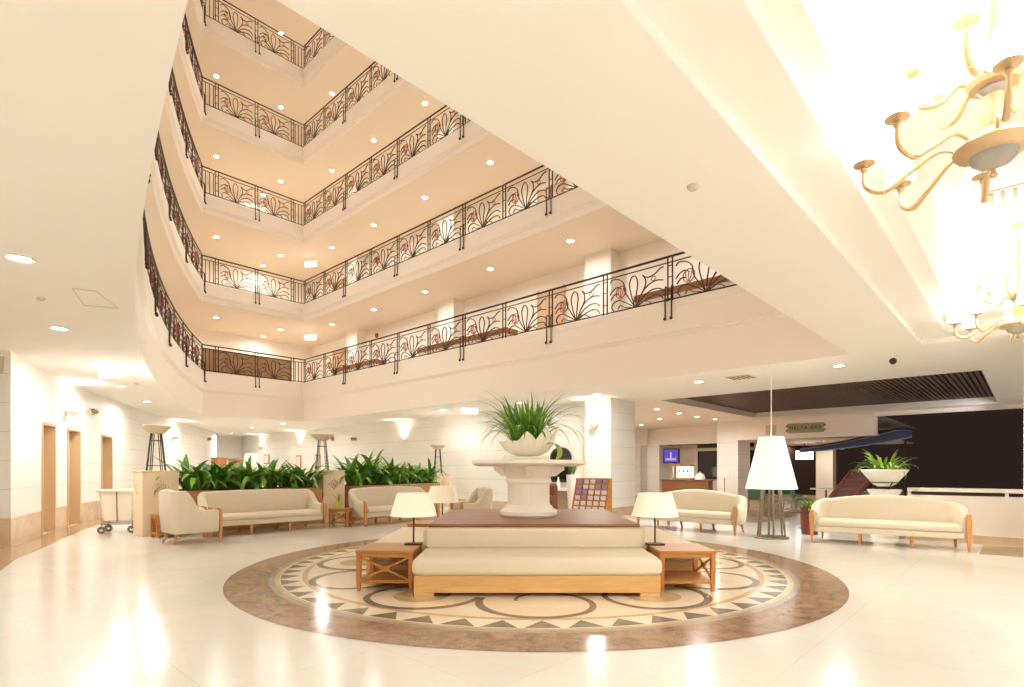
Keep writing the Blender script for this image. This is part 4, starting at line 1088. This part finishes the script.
# niche furniture between pedestal and column
def ab_obj(name, a, b, z, label, cat, group=None, rz=None): return empty(name, AB(a,b)+(z,), ANG-PI/2 if rz is None else rz, label, cat, group)
e = ab_obj('wall_mirror', 13.78, 10.75, 0, 'black framed arched mirror on the wall behind the shell pedestal', 'mirror')
def arch(w, z0, z1, n=12): return [(-w,z0),(w,z0)] + [(w*math.cos(PI*i/n), z1-w*.8+w*.8*math.sin(PI*i/n)) for i in range(n+1)]
mb = MB(); o_, i_ = arch(.40,.95,2.05), arch(.31,1.04,1.96); n = len(o_)
vs = [(x,y,z) for y in (-.06,.0) for x, z in o_] + [(x,y,z) for y in (-.06,.0) for x, z in i_]
fs = []
for i in range(n):
    j = (i+1) % n; fs += [(i,j,j+n,i+n),(2*n+i,3*n+i,3*n+j,2*n+j),(i,2*n+i,2*n+j,j),(n+i,n+j,3*n+j,3*n+i)]
mb.add(vs, fs); mb.build('frame', 'black', e)
mb = MB(); mb.add([(x,-.02,z) for x, z in i_], [tuple(range(n))]); mb.build('glass', 'dark_glass', e, recalc=False)
e = ab_obj('console_table', 13.5, 10.75, 0, 'white console shelf below the black framed mirror', 'console')
mb = MB(); mb.box(-.75,.75,-.22,.26,.70,.78); mb.build('top', 'stone', e, bevel=.01)
mb = MB(); mb.box(-.7,.7,.05,.24,.0,.70); mb.build('support', 'stone_mosaic', e)
e = ab_obj('bottle', 13.45, 10.6, .78, 'slim white bottle on the console below the mirror', 'bottle'); mb = MB(); mb.lathe([(0,0),(.06,0),(.06,.16),(.022,.26),(.022,.34),(0,.34)], 16); mb.build('body', 'stone', e)
e = ab_obj('green_box', 13.45, 11.0, .78, 'flat grey-green box on the console below the mirror', 'box'); mb = MB(); mb.box(-.24,.24,-.12,.12,0,.13); mb.build('body', 'sign', e, bevel=.01); mb = MB(); mb.box(-.25,.25,-.13,.13,.13,.155); mb.build('lid', 'sign', e, bevel=.005)
e = ab_obj('leather_armchair', 12.2, 10.35, 0, 'brown leather armchair half hidden behind the pedestal base', 'armchair')
mb = cushion(-.4,.4,-.36,.3,.12,.42,.04); mb.build('seat', 'terracotta', e); mb = cushion(-.42,.42,.2,.40,.15,.92,.06); mb.build('backrest', 'terracotta', e)
for sx in (-1,1): mb = cushion(min(sx*.34,sx*.46),max(sx*.34,sx*.46),-.36,.32,.12,.6,.04); mb.build('arm', 'terracotta', e)
for x in (-.36,.36):
    for y in (-.3,.3): mb = MB(); mb.taper((x,y,0),(x,y,.13),.03,.045); mb.build('leg', 'cherry_leg', e)
e = ab_obj('cushion', 12.0, 10.42, .445, 'teal cushion on the brown leather armchair', 'cushion'); mb = cushion(-.2,.2,-.2,.1,0,.2,.08); mb.build('pillow', 'teal', e)
e = ab_obj('fern', 12.9, 9.62, .0, 'dark potted plant against the left side of the column', 'plant')
mb = MB(); mb.lathe([(0,0),(.14,0),(.2,1.2),(.18,1.2),(0,1.15)], 20); mb.build('pot', 'stone', e)
rr = random.Random(2); mb = MB()
for i in range(26): leaf(mb, (0,0,1.15), rr.uniform(0,6.28), rr.uniform(.25,.5), .05, rr.uniform(1.2,1.55), rr.uniform(.1,.8), 7, 0)
mb.build('foliage', ['leaf_dk'], e, recalc=False, sharp=0)
# ------------------------------------------------------------------ signs, sconces and fittings
def sconce(label, a, b, z=2.55, rz=None, p=None, en=30):
    loc = (AB(a,b) if p is None else p)+(z,)
    e = empty('wall_sconce', loc, ANG-PI/2 if rz is None else rz, label, 'sconce', 'white uplight wall sconces')
    mb = MB(); mb.box(-.05,.05,-.03,0,-.06,.06); mb.build('back_plate', 'plastic', e)
    mb = MB(); mb.lathe([(0,-.07),(.05,-.06),(.10,-.01),(.13,.05),(.125,.05),(.09,0),(0,-.04)], 24, (0,-.15,0)); mb.tube([(0,-.02,-.05),(0,-.12,-.06)], .012, 6); mb.build('shade', 'plastic', e)
    mb = MB(); mb.ball((0,-.15,.01), .035, 10); mb.build('bulb', 'sconce_glow', e)
    lamp('SPOT', 'lamp', (0,-.12,.07), en, (1,.93,.74), e, .03, R(115), .8, (PI,0,0))
    return e
pt, tg, _ = wall_hit(66); rzL = math.atan2(tg[1], tg[0])+PI
rzL = math.atan2(tg[1], tg[0])      # local -y must face the lobby
def wn(tg): return (tg[1], -tg[0])
for px, lab in ((66,'on the curved wall above the two nearest doors'),(172,'on the curved wall behind the left torchere')):
    pt, tg, _ = wall_hit(px); sconce('white wall sconce '+lab, 0, 0, 2.66, math.atan2(tg[1], tg[0]), (pt[0]+wn(tg)[0]*.01, pt[1]+wn(tg)[1]*.01))
def wall_b(px, a=13.79):                             # b coordinate on the back wall below image column px
    k = (px-CX)/F; return (a*CA - k*a*SA)/(k*CA + SA)
for px, lab in ((404,'on the white back wall above the second planter'),(300,'on the back wall left of the middle torchere'),(262,'far along the back wall above the plants')):
    sconce('white wall sconce '+lab, 13.79, wall_b(px), 2.5 if px > 350 else 2.6)
sconce('white wall sconce on the left face of the square column', 13.49, 9.2, 2.62)
def emergency(label, p, rz, z):
    e = empty('emergency_light', p+(z,), rz, label, 'emergency light', 'twin-lamp emergency lights')
    mb = MB(); mb.box(-.16,.16,-.06,0,-.08,.08); mb.build('body', 'grille_metal', e, bevel=.01)
    for x in (-.11,.11): mb = MB(); mb.ball((x,-.09,.02), .065, 12); mb.build('lamp_head', 'chrome', e)
pt, tg, _ = wall_hit(90); emergency('twin-lamp emergency light on the curved wall above the doors', (pt[0]+wn(tg)[0]*.01, pt[1]+wn(tg)[1]*.01), math.atan2(tg[1],tg[0]), 2.86)
pt, tg, _ = wall_hit(208); emergency('twin-lamp emergency light at the far end of the curved wall', (pt[0]+wn(tg)[0]*.01, pt[1]+wn(tg)[1]*.01), math.atan2(tg[1],tg[0]), 2.95)
emergency('twin-lamp emergency light on the back wall above the plants', AB(13.79, wall_b(355)), ANG-PI/2, 2.75)
def exit_sign(label, x, y, z, zc, rz):
    e = empty('exit_sign', (x,y,z), rz, label, 'exit sign', 'lit white exit signs')
    mb = MB(); mb.box(-.27,.27,-.03,.03,-.10,.10); mb.build('panel', 'exit', e, bevel=.005)
    mb = MB(); mb.box(-.29,.29,-.04,.04,.10,.14)
    for sx in (-.2,.2): mb.tube([(sx,0,.13),(sx,0,zc-z)], .006, 6)
    mb.build('housing', 'plastic', e); return e
x, y = (112-CX)*.0199, F*.0199; exit_sign('lit white sign box hanging from the ceiling by the curved wall', x, y, HC+(HY-372.5)*.0199, H, R(-10))
t = .036; exit_sign('lit white sign box hanging left of the shell plant', (472-CX)*t, F*t-1.2, HC+(HY-410)*(t-1.2/F)-.02, H, R(20))
for k in range(2):
    z = ZS[k]-.28; p = AB(12.3, 24.1); exit_sign('lit exit sign hanging in the corner of the '+GNAME[k], p[0], p[1], z, ZS[k], R(-10))
def bell(label, p, rz, z):
    e = empty('fire_bell', p+(z,), rz, label, 'fire bell', 'red fire alarm bells')
    mb = MB(); mb.lathe([(0,0),(.11,0),(.11,.02),(.095,.05),(.04,.07),(0,.075)], 24); mb.xf(Matrix.Rotation(PI/2, 4, 'X')); mb.build('gong', 'red', e)
    mb = MB(); mb.box(-.05,.05,-.03,0,-.05,.05); mb.build('back_box', 'black', e)
bell('red fire bell on the lobby back wall by the middle torchere', AB(13.78, wall_b(333)), ANG-PI/2, 2.85)
for k in range(2): bell('red fire bell near the corner of the '+GNAME[k], AB(13.99, 23.6 if False else 21.3), ANG-PI/2, ZS[k]-.35)
# bar sign
e = ab_obj('bar_sign', 23.99, 6.5, 3.0, 'grey green sign plate with dark lettering on the bar bulkhead', 'sign')
mb = MB(); mb.box(-.66,.66,-.03,0,-.19,.19); mb.build('plate', 'sign', e, bevel=.006)
for x in (-.69,.69):
    for z in (-.09,.09): mb = MB(); mb.ball((x,-.02,z), .035, 8); mb.build('bolt', 'sign_txt', e)
cu = bpy.data.curves.new('lettering', 'FONT'); cu.body = 'MELTA BAR'; cu.size = .19; cu.align_x = 'CENTER'; cu.align_y = 'CENTER'; cu.extrude = .006; cu.space_character = 1.25
o = bpy.data.objects.new('lettering', cu); COL.objects.link(o)
me = bpy.data.meshes.new_from_object(o.evaluated_get(bpy.context.evaluated_depsgraph_get())); bpy.data.objects.remove(o)
me.materials.clear(); me.materials.append(M['sign_txt'])
o = bpy.data.objects.new('lettering', me); COL.objects.link(o); o.parent = e; o.location = (0,-.035,0); o.rotation_euler = (PI/2,0,0)
def vent(label, p, z, rz, w=.5, d=.5, vertical=False):
    e = empty('air_vent', p+(z,), rz, label, 'air vent', 'air conditioning vents')
    mb = MB(); mb.box(-w/2,w/2,-d/2,d/2,-.015,.01); mb.build('frame', 'grille_metal', e)
    mb = MB(); n = 5
    for i in range(n): y = -d/2+d*(i+.5)/n; mb.box(-w/2+.04,w/2-.04,y-.018,y+.018,-.022,-.014)
    mb.build('slats', 'vent_dark', e)
    if vertical: e.rotation_euler = (PI/2, 0, rz)
    return e
x, y = ceil_pt(741,377); vent('square air vent in the bright ceiling strip by the slatted grille', (x,y), H, ANG)
vent('air conditioning vent in the coffer beside the nearest chandelier', AB(8.6,.12), H3, ANG, .9, .5)
vent('small square air vent on the bar bulkhead behind the floor lamp', AB(23.99,7.8), 2.97, ANG-PI/2, .4, .4, True)
vent('brown air vent high on the wall at the left edge', (W0[0]-.35, W0[1]-.06), 3.15, R(8), .5, .3, True)
def ceil_fit(name, px, py, label, cat, group, build):
    x, y = ceil_pt(px, py); e = empty(name, (x,y,H), 0, label, cat, group); build(e); return e
def smoke(e):
    mb = MB(); mb.lathe([(0,-.03),(.025,-.03),(.04,-.012),(.045,0),(0,0)], 16); mb.build('head', 'grille_metal', e)
def cam_b(e):
    mb = MB(); mb.lathe([(0,0),(.05,0),(.05,-.02),(.02,-.03),(.015,-.08),(0,-.08)], 16); mb.build('mount', 'plastic', e)
    mb = MB(); mb.ball((0.01,-.01,-.13), .06, 14); mb.build('lens_ball', 'black', e)
ceil_fit('security_camera', 892, 354, 'small round security camera under the ceiling beam at the right', 'security camera', None, cam_b)
for px, py, lab in ((41,298,'left of the ceiling hatch'),(137,383.5,'beside the hanging sign on the left'),(693,186,'alone on the wide ceiling beam'),(275.5,427,'over the planters below the back corner')):
    ceil_fit('smoke_detector', px, py, 'small round smoke detector '+lab, 'smoke detector', 'ceiling smoke detectors', smoke)
hq = [ceil_pt(*p) for p in ((72,288),(96,291),(118,308),(84,305))]
mb = MB()
for p, q in zip(hq, hq[1:]+hq[:1]): mb.tube([(p[0],p[1],H-.002),(q[0],q[1],H-.002)], .006, 4)
st(mb, 'trim_7', 'grille_metal', 'thin outline of a ceiling access hatch at the left')
# ------------------------------------------------------------------ bar interior
def px_at(px, a):                                     # b for image column px at depth plane a
    return wall_b(px, a)
e = ab_obj('television', 25.35, px_at(671,25.2), 2.02, 'purple television screen mounted on the servery wall', 'television')
mb = MB(); mb.box(-.42,.42,-.16,-.06,-.36,.36); mb.build('body', 'tv_body', e, bevel=.015)
mb = MB(); mb.box(-.37,.37,-.167,-.158,-.31,.31); mb.build('screen', 'tv_purple', e)
mb = MB(); mb.box(-.28,.28,-.172,-.166,-.22,-.12); mb.box(-.045,.045,-.172,-.166,-.13,.10); mb.ball((0,-.169,.14), .05, 8, 0, 1); mb.build('screen_picture', 'tv_pale', e)
mb = MB(); mb.tube([(0,-.06,0),(0,.0,0)], .04, 8); mb.build('wall_bracket', 'black', e)
e = empty('television', ((804.5-CX)*.0485, F*.0485, 2.02+.03), R(-12), 'white lit television screen in the bar behind the floor lamp', 'television')
mb = MB(); mb.box(-.42,.42,-.0,.06,-.24,.24); mb.build('body', 'black', e, bevel=.01); mb = MB(); mb.box(-.39,.39,-.006,0,-.21,.21); mb.build('screen', 'tv_white', e)
mb = MB(); mb.tube([(0,.03,.2),(0,.03,.58)], .02, 8); mb.build('hanger', 'black', e)
e = ab_obj('counter', 24.2, 11.4, 0, 'dark wooden servery counter behind the curved-back sofa', 'counter')
mb = MB(); mb.box(-1.3,.95,-.25,.25,0,.84); mb.build('front', 'darkwood', e); mb = MB(); mb.box(-1.35,1.0,-.3,.3,.84,.88); mb.build('top', 'darkwood', e, bevel=.01)
bc = px_at(682,24.0)
e = ab_obj('display_case', 24.15, bc, .88, 'small lit glass display case on the servery counter', 'display case')
mb = MB(); mb.box(-.44,.44,-.2,.2,0,.07); mb.box(-.44,.44,-.2,.2,.62,.70); 
for x in (-.42,.42):
    for y in (-.18,.18): mb.box(x-.02,x+.02,y-.02,y+.02,.065,.625,1)
mb.build('frame', ['cherry','plastic'], e)
mb = MB(); mb.box(-.38,.38,.14,.17,.10,.60); mb.build('lit_back', 'case_glow', e)
mb = MB(); mb.box(-.36,.36,-.12,.12,.32,.335)
for x in (-.22,0,.2): mb.ball((x,0,.40), .06, 8)
mb.build('goods', 'terracotta', e)
e = ab_obj('serving_dome', 24.1, px_at(700,24.1), .88, 'white domed serving cover on the servery counter', 'serving cover')
mb = MB(); mb.lathe([(.24,0),(.24,.03),(.23,.12),(.17,.24),(.08,.31),(.0,.33)], 24); mb.ball((0,0,.35), .03, 8); mb.build('dome', 'stone', e); mb = MB(); mb.lathe([(0,-.0),(.28,0),(.28,.012),(0,.012)], 24); mb.build('tray', 'chrome', e)
# white sign stand by the far column
e = ab_obj('menu_stand', 22.9, px_at(724.5,22.9), 0, 'thin menu stand with white card before the far column', 'stand')
mb = MB(); mb.lathe([(0,0),(.16,0),(.16,.02),(0,.03)], 20); mb.tube([(0,0,.02),(0,0,1.05)], .015, 8); mb.build('pole', 'chrome', e); mb = MB(); mb.box(-.2,.2,-.02,.0,1.0,1.32); mb.build('card', 'paper', e)
def bar_chair(label, loc, rz):
    e = empty('bar_chair', loc+(0,), rz, label, 'chair', 'green bar chairs')
    mb = cushion(-.24,.24,-.24,.2,.40,.47,.03); mb.build('seat', 'green_cloth', e)
    mb = MB(); rings = []
    for i in range(9):
        x = -.25+.5*i/8; y = .22+.05*(1-(x/.25)**2)
        rings.append([(x,y,.45),(x,y+.03,.45),(x,y+.09,.88-.03*(x/.25)**2),(x,y+.06,.89-.03*(x/.25)**2)])
    mb.loft(rings, 0, True); mb.build('backrest', 'green_cloth', e)
    for x in (-.2,.2):
        for y in (-.2,.17): mb = MB(); mb.tube([(x*1.1,y*1.15,0),(x,y,.41)], .013, 6); mb.build('leg', 'chrome', e)
    return e
for px, Y, rz, lab in ((756,17.5,R(160),'green bar chair left of the floor lamp rods'),(803,16.6,R(60),'green bar chair right of the floor lamp rods, by the table'),(793,19.5,R(10),'green bar chair deeper in the bar behind the table')):
    bar_chair(lab, ((px-CX)/F*Y, Y), rz)
e = empty('bar_table', ((826-CX)/F*17.6, 17.6, 0), 0, 'round pale bar table behind the right sofa', 'table')
mb = MB(); mb.lathe([(0,.72),(.45,.72),(.45,.75),(0,.75)], 32); mb.build('tabletop', 'stone', e); mb = MB(); mb.lathe([(0,0),(.24,0),(.24,.03),(.04,.05),(.03,.72),(0,.72)], 20); mb.build('stand', 'chrome', e)
e = empty('plant_tub', (6.22,11.6,0), R(-30), 'brown wooden planter tub behind the left end of the right sofa', 'tub')
mb = MB(); mb.lathe([(0,0),(.15,0),(.17,.2),(.18,.42),(.175,.58),(.155,.58),(.16,.5),(0,.48)], 24); mb.build('tub', 'carved', e)
mb = MB()
for z in (.12,.46): mb.tube([(.193*math.cos(i*PI/12),.193*math.sin(i*PI/12),z) for i in range(24)], .008, 5, closed=True)
mb.build('hoops', 'black', e)
rr = random.Random(4); mb = MB()
for i in range(40): leaf(mb, (rr.uniform(-.08,.08),rr.uniform(-.08,.08),0), rr.uniform(0,6.28), rr.uniform(.18,.36), .035, rr.uniform(.8,1.5), rr.uniform(.6,2.2), 7, rr.choice((0,1)))
e = empty('fern', (6.22,11.6,.49), 0, 'pale green plant in the tub behind the right sofa', 'plant'); mb.build('foliage', ['leaf_lt','leaf'], e, recalc=False, sharp=0)
# carved reclining bench behind the right sofa
e = empty('carved_bench', ((853-CX)/F*13.6, 13.6, 0), R(-70), 'dark red carved wooden reclining bench behind the right sofa', 'bench')
mb = MB()
def sl(x, t, d=0): return (x*.8, -.36+.72*t, .66+.64*t+d)
for x in (-.40,.40): mb.tube([sl(x,-.1), sl(x,.5), sl(x,1.03)], .055, 6, 0)
for t in (-.05,.33,.66,1.0): mb.tube([sl(-.42,t), sl(.42,t)], .045, 6, 0)
mb.build('frame', 'carved', e)
mb = MB(); a_, b_ = sl(-.38,0,-.01), sl(.38,1,-.01)
mb.add([sl(-.38,0,-.02), sl(.38,0,-.02), sl(.38,1,-.02), sl(-.38,1,-.02), sl(-.38,0,.01), sl(.38,0,.01), sl(.38,1,.01), sl(-.38,1,.01)], [(0,3,2,1),(4,5,6,7),(0,1,5,4),(1,2,6,5),(2,3,7,6),(3,0,4,7)]); mb.build('woven_panel', 'textile', e)
for x in (-.40,.40):
    mb = MB(); mb.tube([(x*.8,-.34,0),(x*.8,-.34,.62)], .045, 6); mb.build('leg', 'carved', e)
    mb = MB(); mb.tube([(x*.8,.34,0),(x*.8,.34,1.22)], .045, 6); mb.build('leg', 'carved', e)
# awning outside
def ray(px, t): return ((px-CX)*t, F*t)
e = empty('awning', (0,0,0), 0, 'dark navy awning hanging under the right end of the bar bulkhead', 'awning')
mb = MB(); rings = []; edge = []; top = []
for i in range(15):
    t = i/14; b = 3.12+3.75*t; L = 2.52-.47*t-.08*math.sin(PI*t); v = .40-.30*t; r_ = []
    if i == 0: v *= .55
    if i == 1: v *= .85
    for da, dz in ((0,0),(.0,v*.7),(.06,v),(.3,v+.10),(.7,v+.14),(.7,v+.11),(.3,v+.07),(.10,v-.03),(.04,v*.66),(.04,0)): r_.append(AB(24.5+da, b)+(L+dz,))
    rings.append(r_); edge.append(r_[0]); top.append(r_[2])
mb.loft(rings, 0, False); mb.build('canopy', 'awning', e)
mb = MB(); mb.tube(edge, .02, 6); mb.tube(top, .018, 6); mb.build('edge_piping', 'awning_trim', e)
mb = MB(); mb.tube([AB(25.15,3.4)+(0,), AB(25.15,3.4)+(2.85,)], .03, 8); mb.build('post', 'black', e)
# far end furnishings
def far_cab(px, t, w, h, label, m='planter_wood'):
    x, y = ray(px, t); e = empty('tall_cabinet', (x,y,0), R(-20), label, 'cabinet', 'wooden cabinets at the far end')
    mb = MB(); mb.box(-w/2,w/2,-.25,.25,0,h); mb.build('body', m, e, bevel=.01)
    mb = MB(); mb.box(-w/2-.04,w/2+.04,-.29,.29,h,h+.06); mb.build('cornice', m, e)
    for sx in (-1,1): mb = MB(); mb.box(min(0,sx*w/2)+.02,max(0,sx*w/2)-.02,-.275,-.25,.08,h-.06); mb.build('door', m, e)
far_cab(219, .0515, .5, 1.9, 'tall wooden cabinet at the far end of the lobby, left one')
far_cab(236, .0520, .5, 1.85, 'tall wooden cabinet at the far end of the lobby, right one')
x, y = ray(251, .047); e = empty('standing_lamp', (x,y,0), 0, 'standing lamp with a wide white shade far behind the left planter', 'lamp')
mb = MB(); mb.lathe([(.34,1.5),(.26,2.1),(.25,2.1),(.33,1.5)], 28, closed=True); mb.build('shade', 'shade_faint_glow', e); mb = MB(); mb.lathe([(0,0),(.2,0),(.2,.03),(.02,.04),(.015,1.7),(0,1.7)], 16); mb.build('stand', 'bronze', e)
def picture(px, z, w, h, label, m='paper'):
    e = ab_obj('framed_picture', 13.78, wall_b(px), z, label, 'picture', 'framed pictures on the back wall')
    mb = MB(); mb.box(-w/2,w/2,-.03,0,-h/2,h/2); mb.build('frame', 'planter_wood', e); mb = MB(); mb.box(-w/2+.07,w/2-.07,-.035,-.028,-h/2+.07,h/2-.07); mb.build('print', m, e)
picture(267, 1.95, .7, .55, 'small framed picture on the back wall at the far end')
picture(299, 1.75, .55, .7, 'framed notice on the back wall left of the middle torchere')
picture(318, 1.75, .55, .7, 'framed notice on the back wall behind the middle torchere')
